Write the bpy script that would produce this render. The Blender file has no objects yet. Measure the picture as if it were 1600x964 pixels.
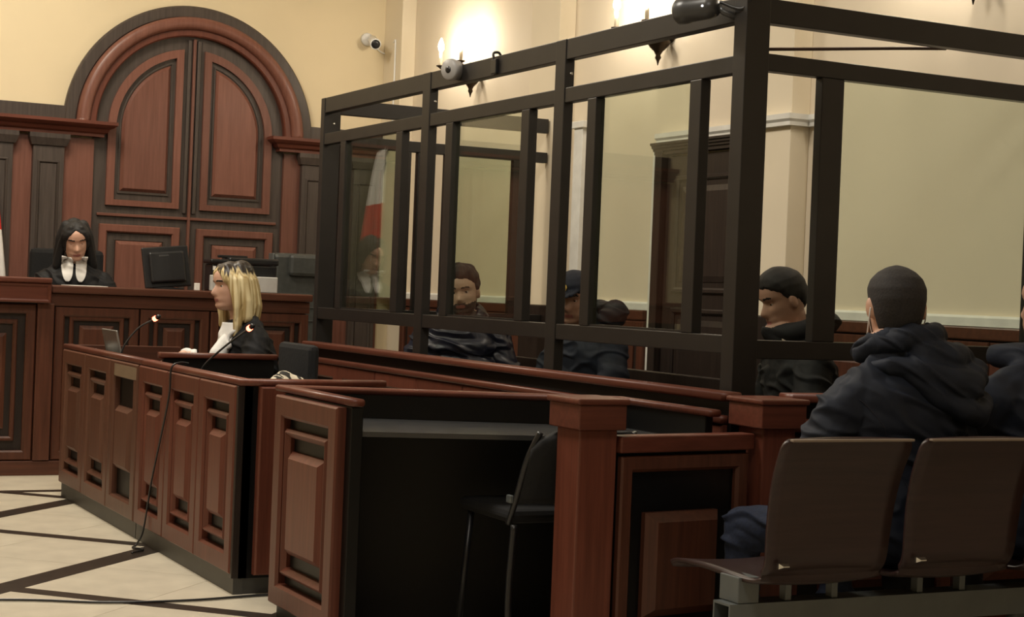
import bpy, bmesh, math, random
import numpy as np
from mathutils import Vector, Matrix, noise
from mathutils.bvhtree import BVHTree

random.seed(7)
SC = bpy.context.scene
COL = SC.collection

# ------------------------------------------------------------------ camera
F_PX, YAW, PITCH, ROLL = 2600.0, math.radians(27.2758), math.radians(-0.4405), math.radians(2.2921)
EYE = Vector((0, 0, 1.15))
fw = Vector((math.sin(YAW) * math.cos(PITCH), math.cos(YAW) * math.cos(PITCH), math.sin(PITCH)))
rt = Vector((math.cos(YAW), -math.sin(YAW), 0))
up = rt.cross(fw)
r2 = math.cos(ROLL) * rt + math.sin(ROLL) * up
u2 = -math.sin(ROLL) * rt + math.cos(ROLL) * up
cam_data = bpy.data.cameras.new('camera')
cam = bpy.data.objects.new('camera', cam_data)
COL.objects.link(cam)
cam.matrix_world = Matrix(((r2.x, u2.x, -fw.x, EYE.x), (r2.y, u2.y, -fw.y, EYE.y), (r2.z, u2.z, -fw.z, EYE.z), (0, 0, 0, 1)))
cam_data.sensor_fit = 'HORIZONTAL'
cam_data.sensor_width = 36.0
cam_data.lens = 36.0 * F_PX / 1600.0
cam_data.clip_start = 0.05
SC.camera = cam

# ------------------------------------------------------------------ world, light, exposure
world = bpy.data.worlds.new('world')
SC.world = world
world.use_nodes = True
world.node_tree.nodes['Background'].inputs[0].default_value = (0.9, 0.85, 0.75, 1)
world.node_tree.nodes['Background'].inputs[1].default_value = 0.05
SC.view_settings.view_transform = 'Standard'
SC.view_settings.look = 'None'
SC.view_settings.gamma = 1
SC.view_settings.exposure = 0.0
SC.view_settings.use_curve_mapping = False


def area_light(name, loc, size, size_y, power, color, rot=(0, 0, 0)):
    d = bpy.data.lights.new(name, 'AREA')
    d.shape = 'RECTANGLE'
    d.size, d.size_y, d.energy, d.color = size, size_y, power, color
    o = bpy.data.objects.new(name, d)
    o.location, o.rotation_euler = loc, rot
    COL.objects.link(o)
    return o


area_light('ceiling_light_bench', (1.5, 9.2, 4.35), 1.3, 1.3, 142, (1.0, 0.89, 0.72))
area_light('ceiling_light_aisle', (1.2, 5.6, 4.35), 1.3, 1.3, 124, (1.0, 0.93, 0.82))
area_light('ceiling_light_public', (0.6, 1.6, 4.35), 1.3, 1.3, 60, (1.0, 0.94, 0.86))

# ------------------------------------------------------------------ helpers
WPOS = {}


def tag(o, label=None, cat=None, group=None, kind=None):
    if label: o['label'] = label
    if cat: o['category'] = cat
    if group: o['group'] = group
    if kind: o['kind'] = kind
    return o


def thing(name, label, cat, loc, group=None):
    o = bpy.data.objects.new(name, None)
    o.empty_display_size = 0.1
    o.location = loc
    COL.objects.link(o)
    WPOS[o.name] = Vector(loc)
    return tag(o, label, cat, group)


def link_mesh(name, me, mats, parent=None, smooth=False, pivot=None):
    """vertices come in world space; the object's origin is put at the mesh's centre"""
    n = len(me.vertices)
    co = np.empty(n * 3)
    me.vertices.foreach_get('co', co)
    co = co.reshape(-1, 3)
    c = (co.min(0) + co.max(0)) / 2 if pivot is None else np.array(pivot)
    me.vertices.foreach_set('co', (co - c).ravel())
    if not isinstance(mats, (list, tuple)): mats = [mats]
    for m in mats: me.materials.append(m)
    if smooth:
        me.polygons.foreach_set('use_smooth', [True] * len(me.polygons))
    me.update()
    o = bpy.data.objects.new(name, me)
    COL.objects.link(o)
    c = Vector(c)
    if parent is not None:
        o.parent = parent
        o.location = c - WPOS[parent.name]
    else:
        o.location = c
    WPOS[o.name] = c
    return o


def obj(name, bm, mats, parent=None, smooth=False, pivot=None):
    bmesh.ops.recalc_face_normals(bm, faces=bm.faces[:])
    me = bpy.data.meshes.new(name)
    bm.to_mesh(me)
    bm.free()
    return link_mesh(name, me, mats, parent, smooth, pivot)


def struct(name, bm, mats, smooth=False):
    return tag(obj(name, bm, mats, None, smooth), kind='structure')


def B():
    return bmesh.new()


def add_box(bm, x0, x1, y0, y1, z0, z1, bev=0.0, T=None):
    vs = [bm.verts.new((x, y, z)) for x in (x0, x1) for y in (y0, y1) for z in (z0, z1)]
    fs = [(0, 1, 3, 2), (4, 6, 7, 5), (0, 4, 5, 1), (2, 3, 7, 6), (0, 2, 6, 4), (1, 5, 7, 3)]
    faces = [bm.faces.new([vs[i] for i in f]) for f in fs]
    if T is not None:
        for v in vs: v.co = T @ v.co
    if bev:
        es = set()
        for f in faces: es.update(f.edges)
        bmesh.ops.bevel(bm, geom=list(es), offset=bev, segments=2, profile=0.5, affect='EDGES')
    return bm


def boxo(name, x0, x1, y0, y1, z0, z1, mat, parent=None, bev=0.004, T=None):
    return obj(name, add_box(B(), x0, x1, y0, y1, z0, z1, bev, T), mat, parent)


def ring(bm, u0, u1, v0, v1, w, d0, d1, T, slope=0.006):
    """one closed mitred frame; local u, v in the panel, d outward"""
    prof = [(0, d0), (0, d1 - slope), (slope, d1), (w - slope * 1.6, d1), (w, d1 - slope * 1.6), (w, d0)]
    cs = []
    for i, (su, sv) in enumerate(((0, 0), (1, 0), (1, 1), (0, 1))):
        row = []
        for a, d in prof:
            u = (u0 + a) if su == 0 else (u1 - a)
            v = (v0 + a) if sv == 0 else (v1 - a)
            row.append(bm.verts.new(T @ Vector((u, v, d))))
        cs.append(row)
    n = len(prof)
    for i in range(4):
        A, C = cs[i], cs[(i + 1) % 4]
        for k in range(n):
            bm.faces.new((A[k], C[k], C[(k + 1) % n], A[(k + 1) % n]))
    return bm


def frustum(bm, u0, u1, v0, v1, b, d0, d1, T):
    lo = [bm.verts.new(T @ Vector((u, v, d0))) for u, v in ((u0, v0), (u1, v0), (u1, v1), (u0, v1))]
    mid = [bm.verts.new(T @ Vector((u, v, d0 + (d1 - d0) * .35))) for u, v in ((u0, v0), (u1, v0), (u1, v1), (u0, v1))]
    hi = [bm.verts.new(T @ Vector((u, v, d1))) for u, v in ((u0 + b, v0 + b), (u1 - b, v0 + b), (u1 - b, v1 - b), (u0 + b, v1 - b))]
    bm.faces.new(lo[::-1]); bm.faces.new(hi)
    for i in range(4):
        j = (i + 1) % 4
        bm.faces.new((lo[i], lo[j], mid[j], mid[i]))
        bm.faces.new((mid[i], mid[j], hi[j], hi[i]))
    return bm


def frame_T(origin, u, n):
    """panel axes: u along the width, z up, n outward"""
    u, n = Vector(u), Vector(n)
    return Matrix(((u.x, 0, n.x, origin[0]), (u.y, 0, n.y, origin[1]), (u.z, 1, n.z, origin[2]), (0, 0, 0, 1)))


def sweep(bm, path, prof, closed_ends=True, closed_path=False):
    """profile (a sideways to the right of travel, b up) swept with mitres along a path that stays level-ish"""
    P = [Vector(p) for p in path]
    rows = []
    n = len(P)
    for i in range(n):
        d0 = (P[i] - P[i - 1]) if (i > 0 or closed_path) else (P[1] - P[0])
        d1 = (P[(i + 1) % n] - P[i]) if (i < n - 1 or closed_path) else d0
        a, b = d0.copy(), d1.copy()
        a.z = b.z = 0
        a.normalize(); b.normalize()
        na, nb = Vector((a.y, -a.x, 0)), Vector((b.y, -b.x, 0))
        m = (na + nb).normalized()
        m = m / max(0.3, m.dot(na))
        rows.append([bm.verts.new(P[i] + m * s + Vector((0, 0, t))) for s, t in prof])
    k = len(prof)
    rng = range(n) if closed_path else range(n - 1)
    for i in rng:
        A, C = rows[i], rows[(i + 1) % n]
        for j in range(k):
            bm.faces.new((A[j], A[(j + 1) % k], C[(j + 1) % k], C[j]))
    if closed_ends and not closed_path:
        bm.faces.new(rows[0][::-1]); bm.faces.new(rows[-1])
    return bm


def rail_prof(w, h, r=0.009):
    """rounded bar, centred sideways, from b = 0 to h"""
    out = []
    for cx, cy, a0 in ((w / 2 - r, r, -90), (w / 2 - r, h - r, 0), (-w / 2 + r, h - r, 90), (-w / 2 + r, r, 180)):
        for k in range(4):
            a = math.radians(a0 + 30 * k)
            out.append((cx + r * math.cos(a), cy + r * math.sin(a)))
    return out


def tube(bm, pts, r, n=8, r_end=None):
    P = [Vector(p) for p in pts]
    rows = []
    prev = None
    for i, p in enumerate(P):
        d = (P[min(i + 1, len(P) - 1)] - P[max(i - 1, 0)]).normalized()
        if prev is None:
            a = d.orthogonal().normalized()
        else:
            a = (prev - d * prev.dot(d))
            a = a.normalized() if a.length > 1e-6 else d.orthogonal().normalized()
        prev = a
        b = d.cross(a)
        rr = r[i] if isinstance(r, (list, tuple)) else (r if r_end is None else r + (r_end - r) * i / (len(P) - 1))
        rows.append([bm.verts.new(p + (a * math.cos(t) + b * math.sin(t)) * rr) for t in [2 * math.pi * k / n for k in range(n)]])
    for A, C in zip(rows, rows[1:]):
        for j in range(n):
            bm.faces.new((A[j], A[(j + 1) % n], C[(j + 1) % n], C[j]))
    bm.faces.new(rows[0][::-1]); bm.faces.new(rows[-1])
    return bm


def spline(pts, k=8):
    P = [Vector(p) for p in pts]
    out = []
    for i in range(len(P) - 1):
        p0, p1, p2, p3 = P[max(i - 1, 0)], P[i], P[i + 1], P[min(i + 2, len(P) - 1)]
        for j in range(k):
            t = j / k
            out.append(0.5 * ((2 * p1) + (p2 - p0) * t + (2 * p0 - 5 * p1 + 4 * p2 - p3) * t * t + (3 * p1 - p0 - 3 * p2 + p3) * t ** 3))
    out.append(P[-1])
    return out


def lathe(bm, prof, T=Matrix(), n=24):
    rows = [[bm.verts.new(T @ Vector((r * math.cos(2 * math.pi * k / n), r * math.sin(2 * math.pi * k / n), z))) for k in range(n)] for r, z in prof]
    for A, C in zip(rows, rows[1:]):
        for j in range(n):
            bm.faces.new((A[j], A[(j + 1) % n], C[(j + 1) % n], C[j]))
    bm.faces.new(rows[0][::-1]); bm.faces.new(rows[-1])
    return bm


def axis_T(loc, d):
    q = Vector(d).normalized().to_track_quat('Z', 'Y')
    return Matrix.Translation(loc) @ q.to_matrix().to_4x4()


# ------------------------------------------------------------------ materials
def new_mat(name):
    m = bpy.data.materials.new(name)
    m.use_nodes = True
    return m, m.node_tree.nodes, m.node_tree.links, m.node_tree.nodes['Principled BSDF']


def plain(name, col, rough=0.5, metal=0.0, var=0.08, scale=12.0, bump=0.0, spec=0.5, stretch=(1, 1, 1), sheen=0.0):
    m, N, L, P = new_mat(name)
    P.inputs['Roughness'].default_value = rough
    P.inputs['Metallic'].default_value = metal
    P.inputs['Specular IOR Level'].default_value = spec
    if sheen: P.inputs['Sheen Weight'].default_value = sheen
    tc = N.new('ShaderNodeTexCoord'); mp = N.new('ShaderNodeMapping'); nz = N.new('ShaderNodeTexNoise'); cr = N.new('ShaderNodeValToRGB')
    mp.inputs['Scale'].default_value = stretch
    nz.inputs['Scale'].default_value = scale
    nz.inputs['Detail'].default_value = 4
    L.new(tc.outputs['Object'], mp.inputs[0]); L.new(mp.outputs[0], nz.inputs['Vector']); L.new(nz.outputs['Fac'], cr.inputs[0])
    a = [max(0, c * (1 - var)) for c in col]; b = [min(1, c * (1 + var)) for c in col]
    cr.color_ramp.elements[0].position, cr.color_ramp.elements[1].position = 0.3, 0.7
    cr.color_ramp.elements[0].color = (*a, 1); cr.color_ramp.elements[1].color = (*b, 1)
    L.new(cr.outputs[0], P.inputs['Base Color'])
    if bump:
        bp = N.new('ShaderNodeBump'); bp.inputs['Strength'].default_value = bump; bp.inputs['Distance'].default_value = 0.004
        L.new(nz.outputs['Fac'], bp.inputs['Height']); L.new(bp.outputs[0], P.inputs['Normal'])
    return m


def wood(name, dark, light, axis='z', rough=0.42, coat=0.10):
    m, N, L, P = new_mat(name)
    st = {'x': (1.2, 22, 22), 'y': (22, 1.2, 22), 'z': (22, 22, 1.2)}[axis]
    tc = N.new('ShaderNodeTexCoord'); mp = N.new('ShaderNodeMapping'); nz = N.new('ShaderNodeTexNoise'); cr = N.new('ShaderNodeValToRGB')
    mp.inputs['Scale'].default_value = st
    oi = N.new('ShaderNodeObjectInfo'); ad = N.new('ShaderNodeVectorMath'); ad.operation = 'ADD'
    sc = N.new('ShaderNodeVectorMath'); sc.operation = 'SCALE'; sc.inputs['Scale'].default_value = 9.0
    cv = N.new('ShaderNodeCombineXYZ')
    for i in range(3): L.new(oi.outputs['Random'], cv.inputs[i])
    L.new(cv.outputs[0], sc.inputs[0]); L.new(mp.outputs[0], ad.inputs[0]); L.new(sc.outputs[0], ad.inputs[1])
    nz.inputs['Scale'].default_value = 2.4; nz.inputs['Detail'].default_value = 6; nz.inputs['Roughness'].default_value = 0.6
    L.new(tc.outputs['Object'], mp.inputs[0]); L.new(ad.outputs[0], nz.inputs['Vector']); L.new(nz.outputs['Fac'], cr.inputs[0])
    cr.color_ramp.elements[0].position, cr.color_ramp.elements[1].position = 0.28, 0.72
    cr.color_ramp.elements[0].color = (*dark, 1); cr.color_ramp.elements[1].color = (*light, 1)
    hv = N.new('ShaderNodeHueSaturation')
    mr = N.new('ShaderNodeMapRange'); mr.inputs['To Min'].default_value = 0.88; mr.inputs['To Max'].default_value = 1.12
    L.new(oi.outputs['Random'], mr.inputs[0]); L.new(mr.outputs[0], hv.inputs['Value'])
    L.new(cr.outputs[0], hv.inputs['Color'])
    L.new(hv.outputs[0], P.inputs['Base Color'])
    P.inputs['Roughness'].default_value = rough
    P.inputs['Specular IOR Level'].default_value = 0.35
    P.inputs['Coat Weight'].default_value = coat
    P.inputs['Coat Roughness'].default_value = 0.22
    bp = N.new('ShaderNodeBump'); bp.inputs['Strength'].default_value = 0.06; bp.inputs['Distance'].default_value = 0.002
    L.new(nz.outputs['Fac'], bp.inputs['Height']); L.new(bp.outputs[0], P.inputs['Normal'])
    return m


def emit(name, col, s):
    m, N, L, P = new_mat(name)
    P.inputs['Base Color'].default_value = (*col, 1)
    P.inputs['Emission Color'].default_value = (*col, 1)
    P.inputs['Emission Strength'].default_value = s
    return m


CH_D, CH_L = (0.090, 0.025, 0.014), (0.145, 0.042, 0.025)
cherry_z = wood('cherry_wood_upright', CH_D, CH_L, 'z')
cherry_x = wood('cherry_wood_crosswise', CH_D, CH_L, 'x')
cherry_y = wood('cherry_wood_lengthwise', CH_D, CH_L, 'y')
RB_D, RB_L = (0.135, 0.053, 0.036), (0.195, 0.080, 0.056)
arch_wood = wood('arch_cherry_wood', RB_D, RB_L, 'z', 0.42)
arch_wood_x = wood('arch_cherry_wood_crosswise', RB_D, RB_L, 'x', 0.42)
wal_z = wood('dark_walnut_upright', (0.016, 0.011, 0.009), (0.034, 0.023, 0.018), 'z', 0.42, 0.15)
bench_z = wood('bench_walnut_upright', (0.058, 0.020, 0.011), (0.105, 0.036, 0.020), 'z')
bench_x = wood('bench_walnut_crosswise', (0.058, 0.020, 0.011), (0.105, 0.036, 0.020), 'x')
grey_wood = wood('charcoal_stained_wood', (0.042, 0.032, 0.027), (0.074, 0.057, 0.048), 'z', 0.45, 0.1)
seat_wood = wood('wenge_plywood', (0.024, 0.0115, 0.0105), (0.041, 0.020, 0.018), 'x', 0.4, 0.15)
black_board = plain('black_laminate', (0.004, 0.004, 0.004), 0.4, 0, 0.15, 5, 0, 0.25)
plinth_grey = plain('grey_laminate_plinth', (0.06, 0.058, 0.052), 0.5)
wall_paint = plain('cream_wall_paint', (0.72, 0.61, 0.41), 0.75, 0, 0.03, 2.0)
side_paint = plain('beige_wall_paint', (0.70, 0.61, 0.47), 0.75, 0, 0.03, 2.0)
pil_paint = plain('pale_cream_paint', (0.75, 0.66, 0.50), 0.7, 0, 0.03, 2.0)
white_trim = plain('white_trim_paint', (0.72, 0.71, 0.66), 0.5)
ceil_paint = plain('white_ceiling_paint', (0.8, 0.77, 0.7), 0.8)
marble = plain('cream_marble', (0.62, 0.56, 0.44), 0.28, 0, 0.10, 7.0)
marble_dk = plain('brown_marble', (0.030, 0.023, 0.018), 0.28, 0, 0.3, 20.0)
steel = plain('dark_bronze_steel', (0.020, 0.0175, 0.016), 0.42, 0.25, 0.12, 8.0)
black_pl = plain('black_plastic', (0.012, 0.012, 0.013), 0.35)
black_fab = plain('black_fabric', (0.004, 0.004, 0.0045), 0.9, 0, 0.3, 60, 0.3)
grey_pl = plain('grey_plastic', (0.34, 0.33, 0.32), 0.4)
dgrey_pl = plain('dark_grey_plastic', (0.055, 0.055, 0.055), 0.32)
white_pl = plain('white_plastic', (0.8, 0.8, 0.78), 0.35)
alu = plain('brushed_aluminium', (0.42, 0.42, 0.40), 0.38, 0.8)
steel_grey = plain('grey_steel_tube', (0.125, 0.138, 0.138), 0.42, 0.3)
chrome = plain('bright_steel', (0.7, 0.7, 0.68), 0.2, 1.0)
bronze = plain('dark_bronze', (0.05, 0.035, 0.022), 0.4, 0.8)
brown_cable = plain('brown_cable', (0.06, 0.03, 0.02), 0.6)
leather = plain('grey_leather', (0.045, 0.048, 0.045), 0.45, 0, 0.2, 30, 0.2)
paper = plain('white_paper', (0.85, 0.83, 0.78), 0.8)
flame_m = emit('lit_candle_bulb', (1.0, 0.82, 0.55), 60.0)
led_red = emit('red_microphone_light', (1.0, 0.10, 0.05), 14.0)
led_wht = emit('small_white_indicator', (1.0, 0.95, 0.9), 5.0)

m_glass, N, L, P = new_mat('greenish_cage_glass')
N.remove(P)
tr = N.new('ShaderNodeBsdfTransparent'); tr.inputs[0].default_value = (0.90, 0.935, 0.885, 1)
gl = N.new('ShaderNodeBsdfGlossy'); gl.inputs['Roughness'].default_value = 0.0
fr = N.new('ShaderNodeLayerWeight'); fr.inputs['Blend'].default_value = 0.5
pw = N.new('ShaderNodeMath'); pw.operation = 'POWER'; pw.inputs[1].default_value = 4.0
ma = N.new('ShaderNodeMath'); ma.operation = 'MULTIPLY_ADD'; ma.inputs[1].default_value = 0.92; ma.inputs[2].default_value = 0.03
L.new(fr.outputs['Facing'], pw.inputs[0]); L.new(pw.outputs[0], ma.inputs[0])
mx = N.new('ShaderNodeMixShader')
L.new(ma.outputs[0], mx.inputs[0]); L.new(tr.outputs[0], mx.inputs[1]); L.new(gl.outputs[0], mx.inputs[2])
L.new(mx.outputs[0], N['Material Output'].inputs[0])

# ------------------------------------------------------------------ setting
XW, YW, ZC = 4.85, 11.42, 4.5
XL, YF = -4.5, -3.0
struct('floor', add_box(B(), XL - .2, XW + .2, YF - .2, YW + .2, -0.2, -0.012), plain('floor_screed', (0.25, 0.22, 0.17), 0.8))
struct('ceiling', add_box(B(), XL - .2, XW + .2, YF - .2, YW + .2, ZC, ZC + .2), ceil_paint)
struct('wall_back', add_box(B(), XL - .2, XW + .2, YW, YW + .2, 0, ZC), wall_paint)
struct('wall_right', add_box(B(), XW, XW + .2, YF - .2, YW, 0, ZC), side_paint)
struct('wall_left', add_box(B(), XL - .2, XL, YF, YW, 0, ZC), wall_paint)
struct('wall_front', add_box(B(), XL, XW, YF - .2, YF, 0, ZC), wall_paint)
floor = bpy.data.objects['floor']

# marble floor: diamond slabs between brown strips; lines X+Y = 9.1+1.65k and Y-X = 5.1+1.6k
S0, DS, D0, DD = 9.1, 1.65, 5.1, 1.60
HS, HD = 0.062, 0.088          # half widths of the strips measured in X+Y and Y-X
SS = math.sqrt(2)


def floor_quad(name, s0, s1, d0, d1, mat, top=0.0, g=0.0):
    """s = X+Y, d = Y-X; clipped to the room"""
    poly = [((s - d) / 2, (s + d) / 2) for s, d in ((s0 + g, d0 + g), (s1 - g, d0 + g), (s1 - g, d1 - g), (s0 + g, d1 - g))]
    bm = B()
    lo = [bm.verts.new((x, y, -0.012)) for x, y in poly]
    hi = [bm.verts.new((x, y, top)) for x, y in poly]
    bm.faces.new(lo[::-1]); bm.faces.new(hi)
    for i in range(4):
        bm.faces.new((lo[i], lo[(i + 1) % 4], hi[(i + 1) % 4], hi[i]))
    for co, no in (((XL, 0, 0), (-1, 0, 0)), ((XW, 0, 0), (1, 0, 0)), ((0, YF, 0), (0, -1, 0)), ((0, 9.04, 0), (0, 1, 0))):
        r = bmesh.ops.bisect_plane(bm, geom=bm.verts[:] + bm.edges[:] + bm.faces[:], plane_co=co, plane_no=no, clear_outer=True)
        es = [e for e in r['geom_cut'] if isinstance(e, bmesh.types.BMEdge)]
        if es: bmesh.ops.contextual_create(bm, geom=es)
    if len(bm.faces) < 4:
        bm.free(); return
    obj(name, bm, mat, floor)


for i in range(-7, 5):
    for j in range(-7, 5):
        s, d = S0 + DS * i, D0 + DD * j
        cx, cy = (s + DS / 2 - d - DD / 2) / 2, (s + DS / 2 + d + DD / 2) / 2
        if -2.4 < cx < 4.4 and 1.0 < cy < 9.9:
            sm, dm = s + DS / 2, d + DD / 2
            near = cx < 2.6 and cy > 4.5
            if near:
                for a, b in ((s + HS, sm), (sm, s + DS - HS)):
                    for c, e in ((d + HD, dm), (dm, d + DD - HD)):
                        floor_quad('stone_tile', a, b, c, e, marble, 0.0, 0.0012)
            else:
                floor_quad('stone_tile', s + HS, s + DS - HS, d + HD, d + DD - HD, marble)
            floor_quad('stone_strip', s - HS, s + HS, d + HD, d + DD - HD, marble_dk)
            floor_quad('stone_strip', s - HS, s + DS - HS, d - HD, d + HD, marble_dk)
boxo('stone_strip', XL, XW, 9.05, 9.13, -0.012, 0.0, marble_dk, floor, 0)
boxo('stone_tile', XL, XW, 9.132, YW, -0.012, 0.0, marble, floor, 0)
boxo('stone_tile', XL, XW, YF, 1.0, -0.012, -0.004, marble, floor, 0)

# dais behind the bench
struct('floor_dais', add_box(B(), 0.2, 3.62, 10.22, YW - 0.001, 0.0, 0.30, 0.005), bench_x)

# pilasters and trims of the right wall
for k, (y0, y1) in enumerate(((11.10, YW), (8.72, 9.08), (6.40, 6.72))):
    t = struct('trim_%d' % (k + 1), add_box(B(), XW - 0.11, XW, y0, y1, 1.10, ZC, 0.004), pil_paint)
    if k:
        boxo('pilaster_dado', XW - 0.118, XW, y0 - .004, y1 + .004, 0, 1.098, wal_z, t, 0.003)
# white cornice strip over the door, wrapping the near pilaster
cp = [(0.0, 0.0), (0.028, 0.0), (0.028, 0.018), (0.040, 0.03), (0.040, 0.055), (0.0, 0.055)]
struct('trim_4', sweep(B(), [(XW, 7.72, 2.005), (XW, 6.722, 2.005), (XW - .11, 6.722, 2.005), (XW - .11, 6.398, 2.005), (XW, 6.398, 2.005), (XW, 6.2, 2.005)], cp), white_trim)
struct('trim_5', add_box(B(), XW - 0.035, XW, 6.20, 6.27, 1.15, 2.003, 0.003), white_trim)
struct('trim_6', sweep(B(), [(XW, 8.716, 1.10), (XW, 7.735, 1.10)], [(0, 0), (.03, 0), (.03, .035), (.022, .045), (0, .045)]), white_trim)
struct('trim_7', sweep(B(), [(XW, 6.196, 1.10), (XW, 2.5, 1.10)], [(0, 0), (.03, 0), (.03, .035), (.022, .045), (0, .045)]), white_trim)
struct('trim_8', sweep(B(), [(XW, 11.08, 1.10), (XW, 9.09, 1.10)], [(0, 0), (.03, 0), (.03, .035), (.022, .045), (0, .045)]), white_trim)
# white upright trim beyond the middle pilaster
struct('trim_9', add_box(B(), XW - 0.05, XW, 8.50, 8.60, 1.15, 2.19, 0.004), white_trim)
boxo('trim_cap', XW - 0.065, XW, 8.47, 8.63, 2.15, 2.19, white_trim, bpy.data.objects['trim_9'], 0.004)


def dado(name, y0, y1):
    d = thing(name, {1: 'dark wooden dado panelling on the right wall beyond the middle pilaster', 2: 'dark wooden dado panelling on the right wall between the dark door and the middle pilaster',
                     3: 'long dark wooden dado panelling on the right wall behind the seated man in the cage'}[len([o for o in bpy.data.objects if o.name.startswith(name)]) + 1], 'wall panelling', (XW, (y0 + y1) / 2, 0))
    boxo('backboard', XW - 0.03, XW - 0.001, y0, y1, 0.0, 1.098, wal_z, d, 0)
    boxo('dado_cap', XW - 0.06, XW - 0.03, y0, y1, 1.045, 1.098, bench_x, d, 0.006)
    n = max(1, round((y1 - y0) / 0.62))
    w = (y1 - y0) / n
    T = frame_T((XW - 0.03, y0, 0.0), (0, 1, 0), (-1, 0, 0))
    for i in range(n):
        f = obj('panel_frame', ring(B(), i * w, (i + 1) * w - .004, 0.10, 1.04, 0.07, 0, 0.022, T), bench_z, d)
        obj('raised_panel', frustum(B(), i * w + .12, (i + 1) * w - .124, 0.2, 0.94, 0.03, 0, 0.02, T), bench_z, f)
    return d


dado('dado_panelling', 9.10, 11.08)
dado('dado_panelling', 7.74, 8.70)
dado('dado_panelling', 2.5, 6.39)

# dark door in the right wall
t = tag(obj('door_1', add_box(B(), XW - 0.035, XW - 0.004, 6.79, 7.58, 0.0, 1.93, 0.003), wal_z), kind='structure')
T = frame_T((XW - 0.035, 6.79, 0.0), (0, 1, 0), (-1, 0, 0))
for v0, v1 in ((0.12, 0.60), (0.68, 1.12), (1.20, 1.82)):
    f = obj('door_molding', ring(B(), .10, .69, v0, v1, 0.03, 0, 0.016, T), wal_z, t)
    obj('raised_panel', frustum(B(), .16, .63, v0 + .06, v1 - .06, 0.03, 0, 0.012, T), wal_z, f)
boxo('door_jamb', XW - 0.07, XW - .001, 7.59, 7.66, 0, 1.96, wal_z, t, 0.004)
boxo('door_jamb', XW - 0.07, XW - .001, 6.73, 6.785, 0, 1.96, wal_z, t, 0.004)
obj('door_head', sweep(B(), [(XW - .001, 7.68, 1.94), (XW - .001, 6.73, 1.94)], [(0, 0), (.06, 0), (.06, .015), (.07, .02), (.07, .03), (.08, .035), (.08, .045), (.09, .05), (.09, .062), (0, .062)]), wal_z, t)
boxo('white_casing', XW - 0.05, XW - .001, 7.665, 7.71, 0, 2.0, white_trim, t, 0.003)
lv = lathe(B(), [(0.012, 0), (0.012, .045), (0.009, .05)], axis_T((XW - .035, 6.86, 1.0), (-1, 0, 0)), 12)
obj('door_handle', lv, chrome, t)

# ------------------------------------------------------------------ arched portal on the back wall
ACX, ACZ = 3.30, 2.19
YA = YW


def arc_pts(r, a0=0.0, a1=180.0, n=48):
    return [(ACX + r * math.cos(math.radians(a0 + (a1 - a0) * k / n)), ACZ + r * math.sin(math.radians(a0 + (a1 - a0) * k / n))) for k in range(n + 1)]


def arch_band(bm, r0, r1, zb, y0, y1, bev=0.012):
    """arch ring with legs down to zb: section r0..r1 wide, from the wall y0 out to y1 (smaller y)"""
    prof = [(r0, y0), (r0, y1 + bev), (r0 + bev, y1), (r1 - bev, y1), (r1, y1 + bev), (r1, y0)]
    angs = [None] + [180 * k / 56 for k in range(57)] + [None]
    rows = []
    for i, a in enumerate(angs):
        row = []
        for r, y in prof:
            if a is None:
                row.append(bm.verts.new((ACX + (r if i == 0 else -r), y, zb)))
            else:
                row.append(bm.verts.new((ACX + r * math.cos(math.radians(a)), y, ACZ + r * math.sin(math.radians(a)))))
        rows.append(row)
    k = len(prof)
    for A, C in zip(rows, rows[1:]):
        for j in range(k):
            bm.faces.new((A[j], A[(j + 1) % k], C[(j + 1) % k], C[j]))
    bm.faces.new(rows[0][::-1]); bm.faces.new(rows[-1])
    return bm


def outline_prism(bm, pts, y0, y1, hole=None, bev=0.0):
    """pts (x,z) closed outline; with hole: a frame between outline and hole (same number of points)"""
    n = len(pts)
    def row(p, y): return [bm.verts.new((x, y, z)) for x, z in p]
    if hole is None:
        a = row(pts, y0); b = row(pts, y1)
        bm.faces.new(a); bm.faces.new(b[::-1])
        for i in range(n):
            bm.faces.new((a[i], a[(i + 1) % n], b[(i + 1) % n], b[i]))
    else:
        a, b, c, d = row(pts, y0), row(pts, y1), row(hole, y1), row(hole, y0)
        for i in range(n):
            j = (i + 1) % n
            for p, q in ((a, b), (b, c), (c, d), (d, a)):
                bm.faces.new((p[i], p[j], q[j], q[i]))
    return bm


def quad_leaf(r, xin, zb, side, n=20):
    """quarter-arch outline: vertical edge at ACX+side*xin, arc of radius r, bottom zb"""
    a0 = math.degrees(math.acos(xin / r))
    pts = [(ACX + side * xin, zb)]
    for k in range(n + 1):
        a = math.radians(a0 * (1 - k / n))
        pts.append((ACX + side * r * math.cos(a), ACZ + r * math.sin(a)))
    pts.append((ACX + side * r, zb))
    return pts


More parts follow.
